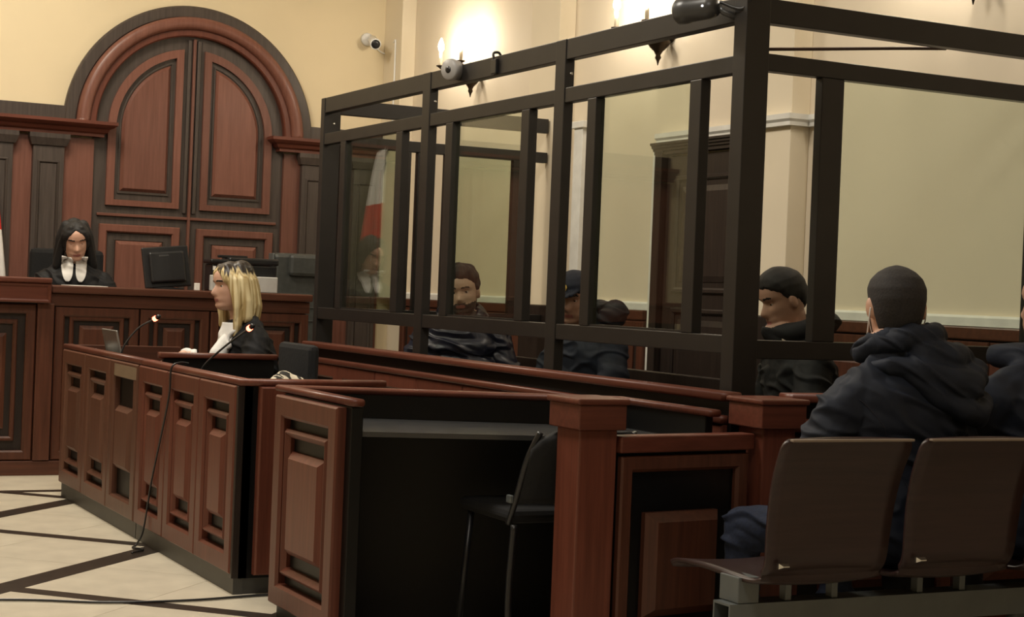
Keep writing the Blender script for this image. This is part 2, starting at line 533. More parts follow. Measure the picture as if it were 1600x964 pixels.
ar = thing('arched_portal', 'tall round-arched wooden portal with panelled double leaves behind the judge', 'wall panelling', (ACX, YA, 0.3))
obj('outer_arch_band', arch_band(B(), 0.80, 0.888, 2.21, YA - .001, YA - 0.05), grey_wood, ar)
obj('arch_band', arch_band(B(), 0.72, 0.805, 2.205, YA - .001, YA - 0.11, 0.02), arch_wood, ar, True)
obj('inner_shadow_band', arch_band(B(), 0.672, 0.725, 2.205, YA - .001, YA - 0.075, 0.008), cherry_z, ar)  # darker cherry ring: the shade inside the arch is put into its colour
back = [(ACX - .68, .30)] + [(ACX + .68 * math.cos(math.radians(180 - 180 * k / 40)), ACZ + .68 * math.sin(math.radians(180 - 180 * k / 40))) for k in range(41)] + [(ACX + .68, .30)]
obj('backboard', outline_prism(B(), back, YA - .001, YA - 0.02), grey_wood, ar)
for sd in (-1, 1):
    lf = obj('arched_leaf', outline_prism(B(), quad_leaf(.585, .075, 1.66, sd), YA - .019, YA - .045, quad_leaf(.53, .125, 1.70, sd)), arch_wood, ar)
    obj('molding', outline_prism(B(), quad_leaf(.505, .148, 1.745, sd), YA - .019, YA - .030, quad_leaf(.495, .156, 1.755, sd)), grey_wood, lf)
    bm = B()
    lo, hi = quad_leaf(.490, .160, 1.76, sd), quad_leaf(.468, .180, 1.782, sd)
    n = len(lo)
    a = [bm.verts.new((x, YA - .019, z)) for x, z in lo]; b_ = [bm.verts.new((x, YA - .038, z)) for x, z in hi]
    bm.faces.new(a); bm.faces.new(b_[::-1])
    for i in range(n): bm.faces.new((a[i], a[(i + 1) % n], b_[(i + 1) % n], b_[i]))
    obj('raised_panel', bm, arch_wood, lf)
    # lower square leaf
    xa, xb = ACX + sd * .06, ACX + sd * .62
    T = frame_T((min(xa, xb), YA - .019, 0), (1, 0, 0), (0, -1, 0))
    w = abs(xb - xa)
    lf = obj('square_leaf', ring(B(), 0, w, 0.62, 1.53, 0.055, 0, 0.028, T), arch_wood, ar)
    obj('molding', ring(B(), .105, w - .105, .72, 1.43, .012, 0, 0.012, T), grey_wood, lf)
    obj('raised_panel', frustum(B(), .118, w - .118, .73, 1.42, 0.025, 0, 0.024, T), arch_wood, lf)
    boxo('upright_strip', ACX + sd * .034 - .012, ACX + sd * .034 + .012, YA - .040, YA - .019, 1.63, 2.84, grey_wood, ar, .005)
boxo('mid_rail', ACX - .64, ACX + .64, YA - .042, YA - .019, 1.585, 1.605, arch_wood_x, ar, .004)
boxo('centre_strip', ACX - .010, ACX + .010, YA - .046, YA - .019, 0.30, 2.85, arch_wood, ar, .004)

corn = [(0, 0), (.055, 0), (.055, .018), (.075, .03), (.085, .05), (.110, .062), (.130, .078), (.130, .1), (0, .1)]


def side_panelling(name, label, x0, x1, pil, end_side):
    """dark frieze, projecting cornice and pilasters beside the arch"""
    t = thing(name, label, 'wall panelling', ((x0 + x1) / 2, YA, 0.3))
    boxo('backboard', x0, x1, YA - .05, YA - .001, 0.30, 2.10, arch_wood, t, 0)
    boxo('frieze', x0 if end_side > 0 else x0 + .17, x1 - .165 if end_side > 0 else x1, YA - .045, YA - .001, 2.212, 2.31, grey_wood, t, .003)
    path = [(x1, YA - .05, 2.112), (x0, YA - .05, 2.112)] if False else None
    if end_side > 0:
        path = [(x1, YA - .001, 2.112), (x1, YA - .05, 2.112), (x0, YA - .05, 2.112)]
    else:
        path = [(x1, YA - .05, 2.112), (x0, YA - .05, 2.112), (x0, YA - .001, 2.112)]
    obj('cornice', sweep(B(), path, [(-a, b) for a, b in corn]), cherry_x, t)
    for a, b in pil:
        p = boxo('pilaster', a, b, YA - .10, YA - .05, 0.30, 2.03, grey_wood, t, .004)
        obj('capital', sweep(B(), [(b, YA - .051, 2.03), (b, YA - .10, 2.03), (a, YA - .10, 2.03), (a, YA - .051, 2.03)],
                             [(0, 0), (-.012, 0), (-.03, .05), (-.03, .08), (0, .08)]), grey_wood, p)
        T = frame_T((a, YA - .10, 0), (1, 0, 0), (0, -1, 0))
        obj('fluted_field', ring(B(), .03, b - a - .03, .5, 1.93, .02, 0, .008, T), grey_wood, p)
    return t


# cornice profiles look outward (towards the room)
side_panelling('panelled_wainscot', 'wooden panelling with projecting cornice and dark pilasters left of the arch', -0.6, 2.622, [(1.40, 1.62), (1.85, 2.08), (2.21, 2.415)], 1)
side_panelling('panelled_wainscot', 'wooden panelling with short cornice and dark pilaster between arch and cage', 3.978, 4.735, [(4.10, 4.30), (4.5, 4.70)], -1)

# ------------------------------------------------------------------ judge's bench
jb = thing('judge_bench', 'long dark wooden judge bench with framed panels below the arch', 'bench desk', (2.3, 9.9, 0))
boxo('carcass', 0.3, 3.62, 9.83, 10.0, 0.0, 1.06, wal_z, jb, 0)
boxo('base_board', 0.3, 3.63, 9.795, 9.83, 0.0, 0.085, bench_x, jb, .004)
boxo('countertop', 2.045, 3.645, 9.77, 10.22, 1.060, 1.105, bench_x, jb, .008)
boxo('top_rail', 2.045, 3.635, 9.80, 9.83, 0.985, 1.058, bench_x, jb, .004)
boxo('end_panel', 3.58, 3.625, 9.84, 10.2, 0.0, 1.055, bench_z, jb, .004)
T = frame_T((0, 9.83, 0), (1, 0, 0), (0, -1, 0))
for x0, x1, r0, r1 in ((2.075, 2.565, 2.10, 2.51), (2.575, 2.995, 2.66, 2.905), (3.005, 3.63, 3.10, 3.515)):
    f = obj('front_panel', ring(B(), x0, x1, .09, .98, .055, 0, .032, T), bench_z, jb)
    m0, m1 = x0 + .085, x1 - .085
    obj('molding', ring(B(), m0, m1, .165, .958 - .03, .026, 0, .022, T), bench_z, f)
    obj('raised_panel', frustum(B(), m0 + .06, m1 - .06, .235, .875, .022, 0, .02, T), bench_z, f)
# the raised left section
boxo('raised_countertop', 0.3, 2.035, 9.72, 10.22, 1.115, 1.145, cherry_x, jb, .008)
boxo('raised_box', 0.3, 2.03, 9.75, 9.83, 1.00, 1.113, cherry_x, jb, .004)
T2 = frame_T((0, 9.75, 0), (1, 0, 0), (0, -1, 0))
obj('box_frame', ring(B(), 1.1, 2.035, 1.0, 1.115, .022, 0, .014, T2), cherry_x, jb)
boxo('corner_post', 1.97, 2.065, 9.785, 9.83, 0.088, .998, bench_z, jb, .005)
for x0, x1 in ((1.30, 1.965), (0.6, 1.29)):
    f = obj('front_panel', ring(B(), x0, x1, .09, .99, .055, 0, .032, T), bench_z, jb)
    obj('molding', ring(B(), x0 + .085, x1 - .10, .20, .90, .026, 0, .022, T), bench_z, f)
    obj('raised_panel', frustum(B(), x0 + .15, x1 - .16, .27, .82, .022, 0, .02, T), bench_z, f)


# ------------------------------------------------------------------ advocates' desks
def desk_panel(parent, T, u0, u1, v0=0.075, v1=0.775, fm=cherry_z, bare=False):
    f = obj('front_panel', ring(B(), u0, u1, v0, v1, .075, 0, .034, T), fm, parent)
    w = u1 - u0
    a = .093 if w > .4 else .085
    if not bare:
        obj('molding', ring(B(), u0 + a, u1 - a, v0 + .110, v1 - .110, .028, 0, .030, T, .010), fm, f)
        obj('raised_panel', frustum(B(), u0 + a + .040, u1 - a - .040, v0 + .185, v1 - .185, .022, 0, .034, T), fm, f)
    else:
        obj('raised_panel', frustum(B(), u0 + a + .010, u1 - a - .040, v0 + .20, v1 - .21, .022, 0, .034, T), fm, f)
        obj('tape_patch', add_box(B(), u0 + .09, u1 - .02, v1 - .07, v1 - .015, .034, .0352, 0, T), plain('pale_tape', (.20, .14, .09), .6), f)
    return f


RP = rail_prof(.056, .026)
XD = 1.93
d1 = thing('advocate_desk', 'reddish wooden desk nearest the corner whose three front panels the black cable crosses', 'desk', (2.2, 6.6, 0))
boxo('front_board', XD + .03, XD + .06, 5.93, 7.335, .06, .776, black_board, d1, 0)
boxo('plinth', XD + .012, XD + .05, 5.935, 7.335, 0, .075, plinth_grey, d1, 0)
boxo('side_board', XD + .03, 2.50, 5.93, 5.96, .06, .776, black_board, d1, 0)
boxo('side_plinth', XD + .05, 2.50, 5.94, 5.97, 0, .075, plinth_grey, d1, 0)
boxo('desktop', XD + .06, 2.50, 5.96, 7.20, .70, .722, black_board, d1, .003)
boxo('far_lip', XD + .06, 2.50, 7.17, 7.20, .722, .815, black_board, d1, .003)
boxo('corner_strip', XD + .002, XD + .03, 5.93, 5.962, .06, .776, wal_z, d1, .003)
T = frame_T((XD + .03, 7.335, 0), (0, -1, 0), (-1, 0, 0))
for k in range(3): desk_panel(d1, T, .006 + .463 * k, .006 + .463 * (k + 1) - .006)
T = frame_T((XD + .03, 5.93, 0), (1, 0, 0), (0, -1, 0))
desk_panel(d1, T, .05, .46)
obj('top_rail', sweep(B(), [(XD + .03, 7.30, .776), (XD + .03, 5.945, .776), (2.52, 5.945, .776)], RP), cherry_y, d1, True)
obj('lip_rail', sweep(B(), [(XD + .045, 7.185, .815), (2.51, 7.185, .815)], RP), cherry_x, d1, True)

d2 = thing('advocate_desk', 'far reddish wooden desk with the laptop standing on it', 'desk', (2.2, 8.1, 0))
boxo('front_board', XD + .03, XD + .06, 7.345, 8.88, .06, .776, black_board, d2, 0)
boxo('plinth', XD + .012, XD + .05, 7.345, 8.87, 0, .075, plinth_grey, d2, 0)
boxo('desktop', XD + .06, 2.55, 7.345, 8.85, .70, .722, black_board, d2, .003)
boxo('far_lip', XD + .06, 2.55, 8.85, 8.88, .60, .80, bench_x, d2, .003)
boxo('desk_leg', 2.50, 2.55, 8.78, 8.84, 0, .70, black_board, d2, .003)
boxo('desk_leg', 2.50, 2.55, 7.36, 7.42, 0, .70, black_board, d2, .003)
tan_z = wood('tan_cherry_upright', (0.085, 0.034, 0.020), (0.130, 0.055, 0.034), 'z')  # browner, less red cherry for the far desk panels
T = frame_T((XD + .03, 8.885, 0), (0, -1, 0), (-1, 0, 0))
for k in range(3): desk_panel(d2, T, .006 + .512 * k, .006 + .512 * (k + 1) - .006, fm=tan_z, bare=(k == 2))
obj('top_rail', sweep(B(), [(XD + .03, 8.91, .776), (XD + .03, 7.31, .776)], RP), cherry_y, d2, True)

# the near desk, open towards us, its lip on three sides
d3 = thing('advocate_desk', 'near reddish wooden desk with one front panel and a black open underside', 'desk', (2.5, 5.1, 0))
boxo('front_board', XD + .03, XD + .07, 4.87, 5.50, .0, .78, black_board, d3, .003)
T = frame_T((XD + .03, 5.50, 0), (0, -1, 0), (-1, 0, 0))
desk_panel(d3, T, .0, .585, .055, .775)
far = [(XD + .05, 5.53), (3.075, 5.10)]
dvec = Vector((far[1][0] - far[0][0], far[1][1] - far[0][1], 0)).normalized()
nrm = Vector((dvec.y, -dvec.x, 0))
ang = math.atan2(dvec.y, dvec.x)
Lf = (Vector((*far[1], 0)) - Vector((*far[0], 0))).length
Tf = Matrix.Translation((far[0][0], far[0][1], 0)) @ Matrix.Rotation(ang, 4, 'Z')
boxo('far_board', 0, Lf, -.015, .015, .0, .782, black_board, d3, 0, Tf)
boxo('right_board', 3.062, 3.092, 4.53, 5.085, .45, .782, black_board, d3, .003)
bm = B()
top = [(XD + .07, 4.90), (3.06, 4.60), (3.06, 5.08), (XD + .07, 5.50)]
lo = [bm.verts.new((x, y, .684)) for x, y in top]; hi = [bm.verts.new((x, y, .70)) for x, y in top]
bm.faces.new(lo[::-1]); bm.faces.new(hi)
for i in range(4): bm.faces.new((lo[i], lo[(i + 1) % 4], hi[(i + 1) % 4], hi[i]))
obj('desktop', bm, plain('satin_dark_laminate', (0.045, 0.045, 0.045), 0.22, 0, .1, 6), d3)
boxo('desk_leg', 3.02, 3.06, 4.64, 4.70, 0, .684, black_board, d3, .003)
obj('top_rail', sweep(B(), [(XD + .045, 4.862, .782), (XD + .045, 5.535, .782), (3.077, 5.10, .782), (3.077, 4.50, .782)], rail_prof(.05, .024)), cherry_x, d3, True)

# ------------------------------------------------------------------ barrier in front of the cage
bar = thing('wooden_barrier', 'long wooden barrier with two rails running along the foot of the cage', 'barrier', (3.2, 6.4, 0))
boxo('barrier_board', 3.185, 3.225, 4.56, 8.58, .0, .83, black_board, bar, 0)
obj('top_rail', sweep(B(), [(3.195, 4.58, .828), (3.195, 8.60, .828)], rail_prof(.085, .03)), cherry_y, bar, True)
obj('mid_rail', sweep(B(), [(3.175, 4.58, .752), (3.175, 8.59, .752)], rail_prof(.045, .028)), cherry_y, bar, True)
T = frame_T((3.185, 8.58, 0), (0, -1, 0), (-1, 0, 0))
nb = 8
for k in range(nb):
    w = 4.0 / nb
    f = obj('front_panel', ring(B(), k * w + .003, (k + 1) * w - .003, .06, .75, .07, 0, .022, T), cherry_z, bar)
    obj('raised_panel', frustum(B(), k * w + .115, (k + 1) * w - .115, .18, .63, .02, 0, .018, T), cherry_z, f)
boxo('base_board', 3.165, 3.185, 4.58, 8.58, 0, .06, plinth_grey, bar, .003)

# barrier to the right of the second newel, and the gate between the newels
b2 = thing('wooden_barrier', 'short wooden barrier with pale-edged rails right of the second post', 'barrier', (4.0, 4.53, 0))
boxo('barrier_board', 3.37, 4.84, 4.50, 4.54, 0, .83, black_board, b2, 0)
obj('top_rail', sweep(B(), [(3.36, 4.50, .832), (4.84, 4.50, .832)], rail_prof(.08, .03)), cherry_x, b2, True)
obj('mid_rail', sweep(B(), [(3.36, 4.48, .735), (4.84, 4.48, .735)], rail_prof(.05, .042)), cherry_x, b2, True)
T = frame_T((3.37, 4.50, 0), (1, 0, 0), (0, -1, 0))
for k in range(2):
    f = obj('front_panel', ring(B(), k * .73, k * .73 + .725, .06, .72, .06, 0, .02, T), cherry_x, b2)
    obj('raised_panel', frustum(B(), k * .73 + .15, k * .73 + .575, .2, .5, .03, 0, .03, T), cherry_z, f)


def newel(x0, y0, w, dpt, cw, cd, label, top=.85):
    t = thing('newel_post', label, 'post', (x0 + w / 2, y0 + dpt / 2, 0), 'newel posts of the barrier gate')
    boxo('shaft', x0, x0 + w, y0, y0 + dpt, 0, .757, cherry_z, t, .006)
    ex, ey = (cw - w) / 2, (cd - dpt) / 2
    boxo('cap_block', x0 - ex, x0 + w + ex, y0 - ey, y0 + dpt + ey, .755, .832, cherry_x, t, .004)
    boxo('cap_top', x0 - ex - .008, x0 + w + ex + .008, y0 - ey - .008, y0 + dpt + ey + .008, .832, .85, cherry_x, t, .006)
    return t


newel(2.486, 4.345, .133, .142, .166, .19, 'thick square reddish newel post with block cap beside the black office chair')
newel(3.190, 4.385, .128, .142, .176, .19, 'square reddish newel post with block cap under the near cage corner')

gt = thing('barrier_gate', 'low wooden gate with a dark field and one raised block between the two posts', 'gate', (2.63, 4.40, 0))
Tg = Matrix.Translation((2.628, 4.37, 0)) @ Matrix.Rotation(math.radians(8), 4, 'Z')
boxo('top_rail', 0.0, .555, -.03, .035, .683, .735, cherry_x, gt, .005, Tg)
boxo('board', 0.01, .545, .0, .025, .05, .68, black_board, gt, 0, Tg)
Tp = Tg @ Matrix(((1, 0, 0, 0), (0, 0, -1, 0), (0, 1, 0, 0), (0, 0, 0, 1)))
obj('frame', ring(B(), .012, .54, .05, .672, .05, 0, .022, Tp), bench_z, gt)
obj('raised_panel', frustum(B(), .115, .415, .17, .495, .028, 0, .05, Tp), bench_z, gt)

# ------------------------------------------------------------------ the glass cage
CX0, CX1, CY0, CY1, CT = 3.30, XW - .002, 4.73, 8.84, 2.215
cg = thing('glass_cage', 'large dark steel framed defendant cage with greenish glass panes', 'cage', ((CX0 + CX1) / 2, (CY0 + CY1) / 2, 0))
EB = .003


def bolt(x, y, z, n, parent):
    obj('bolt_head', lathe(B(), [(.007, 0), (.007, .002), (.004, .005)], axis_T((x, y, z), n), 10), chrome, parent)


posts = {}
PANE_TILT = 1.0
for nm, x0, x1, y0, y1 in (('n', CX0, CX0 + .10, CY0, CY0 + .075), ('a', CX0, CX0 + .045, 6.01, 6.095), ('b', CX0, CX0 + .045, 7.355, 7.445), ('f', CX0, CX0 + .10, CY1 - .055, CY1)):
    posts[nm] = boxo('corner_post' if nm in 'nf' else 'post', x0, x1, y0, y1, 0, CT, steel, cg, EB)
bays = [(CY0 + .075, 6.01), (6.095, 7.355), (7.445, CY1 - .055)]
subs = [((4.998, 5.072), (5.746, 5.816)), ((6.315, 6.389), (7.085, 7.164)), ((7.678, 7.757), (8.45, 8.525))]
for (a, b), (s0, s1), pk in zip(bays, subs, 'abf'):
    boxo('top_beam', CX0 + .004, CX0 + .05, a, b, 2.13, CT, steel, cg, EB)
    boxo('transom', CX0 + .004, CX0 + .045, a, b, 1.952, 2.014, steel, cg, EB)
    boxo('lower_rail', CX0 + .004, CX0 + .05, a, b, .978, 1.042, steel, cg, EB)
    for q in (s0, s1):
        boxo('mullion', CX0 + .002, CX0 + .044, q[0], q[1], 1.042, 1.952, steel, cg, EB)
    boxo('glass_pane', CX0 + .026, CX0 + .034, s0[1], s1[0], 1.042, 1.952, m_glass, cg, 0)
    if pk == 'f':
        pane = max((o for o in bpy.data.objects if o.name.startswith('glass_pane')), key=lambda o: o.name)
        pane.rotation_euler.z = math.radians(PANE_TILT)
    boxo('glazing_bead', CX0 + .010, CX0 + .024, s0[1], s1[0], 1.042, 1.050, steel, cg, 0)
    bolt(CX0 + .06 if pk == 'f' else CX0 + .03, (CY1 - .055 if pk == 'f' else b), 2.075, (0, -1, 0), posts[pk])
# near end
for nm, z0, z1 in (('top_beam', 2.13, CT), ('transom', 1.965, 2.025), ('lower_rail', .965, 1.03)):
    boxo(nm, CX0 + .10, CX1, CY0 + .012, CY0 + .06, z0, z1, steel, cg, EB)
boxo('mullion', 3.645, 3.742, CY0 + .014, CY0 + .056, 1.03, 1.965, steel, cg, EB)
boxo('mullion', 4.66, 4.74, CY0 + .014, CY0 + .056, 1.03, 1.965, steel, cg, EB)
boxo('glass_pane', 3.742, 4.66, CY0 + .032, CY0 + .040, 1.03, 1.965, m_glass, cg, 0)
# far end
for nm, z0, z1 in (('top_beam', 2.13, CT), ('transom', 1.952, 2.014), ('lower_rail', .978, 1.042)):
    boxo(nm, CX0 + .10, 4.73, CY1 - .05, CY1 - .005, z0, z1, steel, cg, EB)
for a, b in ((3.41, 3.48), (3.775, 3.845), (3.885, 3.955), (4.06, 4.135), (4.505, 4.59)):
    boxo('mullion', a, b, CY1 - .05, CY1 - .01, 1.042, 1.952, steel, cg, EB)
for a, b in ((3.48, 3.775), (4.135, 4.505)):
    boxo('glass_pane', a, b, CY1 - .034, CY1 - .026, 1.042, 1.952, m_glass, cg, 0)

# seats inside the cage
ib = thing('cage_bench', 'dark wooden bench inside the cage under the bearded man and the guard', 'bench', (4.2, 7.3, 0))
boxo('seat', 3.95, 4.42, 5.9, 8.75, .40, .44, wal_z, ib, .006)
boxo('backrest', 4.44, 4.48, 5.9, 8.75, .44, .80, wal_z, ib, .006)
for y in (6.0, 7.3, 8.65):
    boxo('leg', 3.98, 4.48, y - .03, y + .03, 0, .40, wal_z, ib, .004)
ic = thing('cage_stool', 'low dark stool under the man seated in the near end of the cage', 'stool', (4.05, 5.35, 0))
boxo('seat', 3.83, 4.27, 5.12, 5.58, .40, .44, black_fab, ic, .012)
for x in (3.87, 4.23):
    for y in (5.16, 5.54): boxo('leg', x - .015, x + .015, y - .015, y + .015, 0, .40, steel, ic, .003)

# ------------------------------------------------------------------ wall sconces and cameras
def sconce(y, zb, label):
    """bronze bracket, two candle bulbs on curved arms"""
    s = thing('wall_sconce', label, 'sconce', (XW, y, zb + .2), 'candle sconces on the right wall')
    obj('back_plate', lathe(B(), [(.055, 0), (.05, .012), (.02, .02)], axis_T((XW - .001, y, zb + .18), (-1, 0, 0)), 20), bronze, s, True)
    obj('stem', lathe(B(), [(.002, 0), (.008, .025), (.017, .04), (.013, .055), (.024, .075), (.045, .095), (.064, .12), (.066, .132), (.05, .142), (.02, .155), (.014, .23)], Matrix.Translation((XW - .075, y, zb)), 20), bronze, s, True)
    obj('bracket', tube(B(), [(XW - .01, y, zb + .18), (XW - .075, y, zb + .19)], .012, 10), bronze, s, True)
    for sd in (-1, 1):
        yy = y + .17 + sd * .16
        obj('arm', tube(B(), spline([(XW - .075, y, zb + .18), (XW - .10, y + sd * .05, zb + .155), (XW - .13, y + sd * .10, zb + .17), (XW - .15, yy, zb + .22)]), .007, 8), bronze, s, True)
        obj('drip_pan', lathe(B(), [(.008, 0), (.028, .012), (.03, .018), (.012, .02)], Matrix.Translation((XW - .15, yy, zb + .22)), 16), bronze, s, True)
        c = obj('candle_tube', lathe(B(), [(.012, 0), (.012, .085), (.008, .09)], Matrix.Translation((XW - .15, yy, zb + .24)), 14), pil_paint, s, True)
        obj('flame_bulb', lathe(B(), [(.008, 0), (.019, .018), (.022, .036), (.015, .064), (.003, .095)], Matrix.Translation((XW - .15, yy, zb + .33)), 14), flame_m, c, True)
        ld = bpy.data.lights.new('sconce_bulb', 'POINT'); ld.energy = 16.0; ld.color = (1, .91, .78); ld.shadow_soft_size = .03
        lo_ = bpy.data.objects.new('sconce_bulb_light', ld); COL.objects.link(lo_); lo_.parent = s
        lo_.location = Vector((XW - .16, yy, zb + .37)) - WPOS[s.name]
    return s


sconce(9.99, 2.456, 'twin candle wall sconce above the cage, farther one near the room corner')
sconce(7.66, 2.424, 'twin candle wall sconce above the dark door, seen behind the cage beam')
sconce(5.24, 2.42, 'twin candle wall sconce near the top right corner, only its tip in view')

cc = thing('security_camera', 'white bullet camera on the cream back wall right of the arch', 'camera', (4.62, YW, 2.97), 'security cameras')
obj('mount_base', lathe(B(), [(.05, 0), (.045, .02), (.02, .03)], axis_T((4.60, YW - .001, 2.99), (0, -1, 0)), 20), white_pl, cc, True)
obj('arm', tube(B(), [(4.60, YW - .02, 2.99), (4.615, YW - .09, 2.965)], .016, 10), white_pl, cc, True)
dr = Vector((-.25, -1, -.35)).normalized()
p0 = Vector((4.625, YW - .05, 2.985))
h = obj('camera_body', lathe(B(), [(.02, 0), (.034, .01), (.036, .13), (.04, .14), (.04, .17), (.034, .17)], axis_T(p0, dr), 20), white_pl, cc, True)
obj('lens', lathe(B(), [(.033, 0), (.033, .004), (.015, .006)], axis_T(p0 + dr * .168, dr), 20), black_pl, h, True)
tag(obj('camera_wire', tube(B(), spline([(4.63, YW - .03, 2.98), (4.70, YW - .02, 2.91), (4.78, XW and YW - .015, 2.905), (4.735, 11.22, 2.97), (4.735, 11.2, 2.90), (4.735, 11.2, 2.3)]), .006, 6), white_pl, None, True),
    'thin white wire running from the white bullet camera to the corner pilaster', 'wire')

c2 = thing('security_camera', 'light grey turret camera hanging on the cage top beam below the far sconce', 'camera', (3.28, 7.05, 2.19), 'security cameras')
obj('mount_base', lathe(B(), [(.045, 0), (.045, .025), (.03, .03)], axis_T((CX0 + .004, 7.05, 2.19), (-1, 0, 0)), 20), grey_pl, c2, True)
dr = Vector((-1, -.45, -.1)).normalized()
p0 = Vector((CX0 - .03, 7.045, 2.19))
h = obj('camera_body', lathe(B(), [(.02, -.03), (.046, -.015), (.052, .005), (.05, .022), (.044, .03)], axis_T(p0, dr), 24), grey_pl, c2, True)
obj('lens', lathe(B(), [(.016, 0), (.016, .004), (.006, .006)], axis_T(p0 + dr * .028, dr), 16), black_pl, h, True)

c3 = thing('security_camera', 'dark grey bullet camera at the top of the near cage corner', 'camera', (3.28, 4.85, 2.2), 'security cameras')
p0 = Vector((3.255, 4.845, 2.185)); dr = Vector((-.42, .9, -.05)).normalized()
h = obj('camera_body', lathe(B(), [(.02, 0), (.034, .008), (.041, .03), (.043, .11), (.046, .115), (.046, .155), (.038, .165), (.02, .172)], axis_T(p0, dr), 24), dgrey_pl, c3, True)
obj('indicator', lathe(B(), [(.004, 0), (.004, .003), (.002, .005)], axis_T(p0 + dr * .05 + Vector((-.030, -.028, 0)), (-.7, -.6, 0)), 8), led_wht, h)
obj('bracket', tube(B(), [(CX0 + .03, 4.80, 2.14), (3.27, 4.83, 2.165), (3.265, 4.85, 2.185)], .012, 8), dgrey_pl, c3, True)
tag(obj('camera_cable', tube(B(), spline([(3.262, 4.84, 2.20), (3.30, 4.76, 2.17), (3.32, 4.72, 2.22), (3.36, 4.74, 2.26), (3.42, 4.78, 2.30)]), .006, 6), black_pl, None, True),
    'black cable looping from the dark camera over the cage corner', 'cable')
c4 = thing('beam_clamp', 'small black clamp with a hook on the cage top beam', 'clamp', (CX0, 6.65, 2.19))
boxo('plate', CX0 - .012, CX0 + .003, 6.63, 6.68, 2.135, 2.20, black_pl, c4, .003)
obj('hook', tube(B(), spline([(CX0 - .005, 6.655, 2.19), (CX0 - .01, 6.66, 2.225), (CX0 + .015, 6.66, 2.232), (CX0 + .03, 6.66, 2.215)]), .006, 8), black_pl, c4, True)
tag(obj('sagging_cable', tube(B(), spline([(3.40, 4.80, 2.045), (3.70, 4.80, 2.077), (4.0, 4.80, 2.11), (4.25, 4.80, 2.135)]), .006, 8), brown_cable, None, True),
    'thin brown cable stretched between cage corner post and top beam', 'cable')

# ------------------------------------------------------------------ things on the desks and the bench
ZB = 1.105
mo = thing('computer_monitor', 'black monitor seen from the back on the judge bench', 'monitor', (2.80, 10.08, ZB))
Tm = Matrix.Translation((2.81, 10.06, ZB + .012)) @ Matrix.Rotation(math.radians(-6), 4, 'Y') @ Matrix.Rotation(math.radians(-8), 4, 'X')
boxo('screen_shell', -.145, .145, 0, .02, .0, .255, black_pl, mo, .008, Tm)
boxo('back_cover', -.11, .11, -.03, .0, .03, .22, black_pl, mo, .012, Tm)
boxo('sticker', .075, .10, -.003, .001, .085, .105, paper, mo, 0, Tm)
boxo('vent_slot', -.05, .01, -.032, -.028, .19, .2, dgrey_pl, mo, 0, Tm)
obj('stand', tube(B(), [(2.81, 10.09, ZB + .012), (2.81, 10.085, ZB + .1)], .018, 10), black_pl, mo)
obj('foot', lathe(B(), [(.10, 0), (.10, .006), (.03, .014)], Matrix.Translation((2.81, 10.09, ZB)), 24), black_pl, mo)
pr = thing('printer', 'black printer with a pale front tray on the judge bench', 'printer', (3.28, 10.1, ZB))
boxo('tray_panel', 3.06, 3.49, 10.0, 10.05, ZB, ZB + .10, plain('pale_grey_plastic', (.5, .5, .48), .4), pr, .006)
boxo('body', 3.075, 3.50, 10.05, 10.21, ZB, ZB + .17, black_pl, pr, .01)
boxo('scanner_lid', 3.18, 3.51, 10.04, 10.21, ZB + .172, ZB + .215, black_pl, pr, .012)
boxo('left_housing', 3.06, 3.18, 10.03, 10.21, ZB + .172, ZB + .20, black_pl, pr, .01)
boxo('badge', 3.075, 3.092, 10.026, 10.031, ZB + .13, ZB + .155, paper, pr, 0)
boxo('top_flap', 3.13, 3.32, 10.10, 10.13, ZB + .21, ZB + .228, black_pl, pr, .004)
tag(boxo('card_block', 2.955, 2.985, 9.99, 10.02, ZB, ZB + .045, paper, None, .003), 'small white block standing between monitor and printer', 'card')

gc = thing('office_chair', 'grey leather high-backed chair standing behind the right end of the judge bench', 'chair', (3.86, 10.62, 0.0))
boxo('backrest', 3.66, 4.06, 10.58, 10.66, .70, 1.375, leather, gc, .03)
boxo('headrest', 3.76, 4.02, 10.545, 10.60, 1.22, 1.37, leather, gc, .025)
boxo('side_trim', 3.648, 3.662, 10.575, 10.66, .75, 1.37, steel_grey, gc, .004)
for k in range(3): boxo('stitched_seam', 3.665, 4.055, 10.574, 10.582, .92 + k * .09, .928 + k * .09, leather, gc, .002)
boxo('seat', 3.66, 4.06, 10.66, 11.08, .62, .70, leather, gc, .03)
obj('column', tube(B(), [(3.86, 10.86, .05), (3.86, 10.86, .62)], .03, 12), black_pl, gc)
for k in range(5):
    a = 2 * math.pi * k / 5
    obj('base_arm', tube(B(), [(3.86, 10.86, .09), (3.86 + .26 * math.cos(a), 10.86 + .26 * math.sin(a), .03)], .025, 8, .02), black_pl, gc)

jc = thing('office_chair', 'black high-backed chair behind the dark-haired judge', 'chair', (2.365, 10.95, .30))
bm = B()
add_box(bm, 2.13, 2.60, 10.86, 10.93, .72, 1.335, .03)
obj('backrest', bm, black_fab, jc)
boxo('seat', 2.13, 2.60, 10.45, 10.86, .66, .75, black_fab, jc, .03)
obj('column', tube(B(), [(2.365, 10.66, .32), (2.365, 10.66, .66)], .03, 12), black_pl, jc)
obj('base', lathe(B(), [(.25, 0), (.25, .02), (.05, .05)], Matrix.Translation((2.365, 10.66, .30)), 20), black_pl, jc)

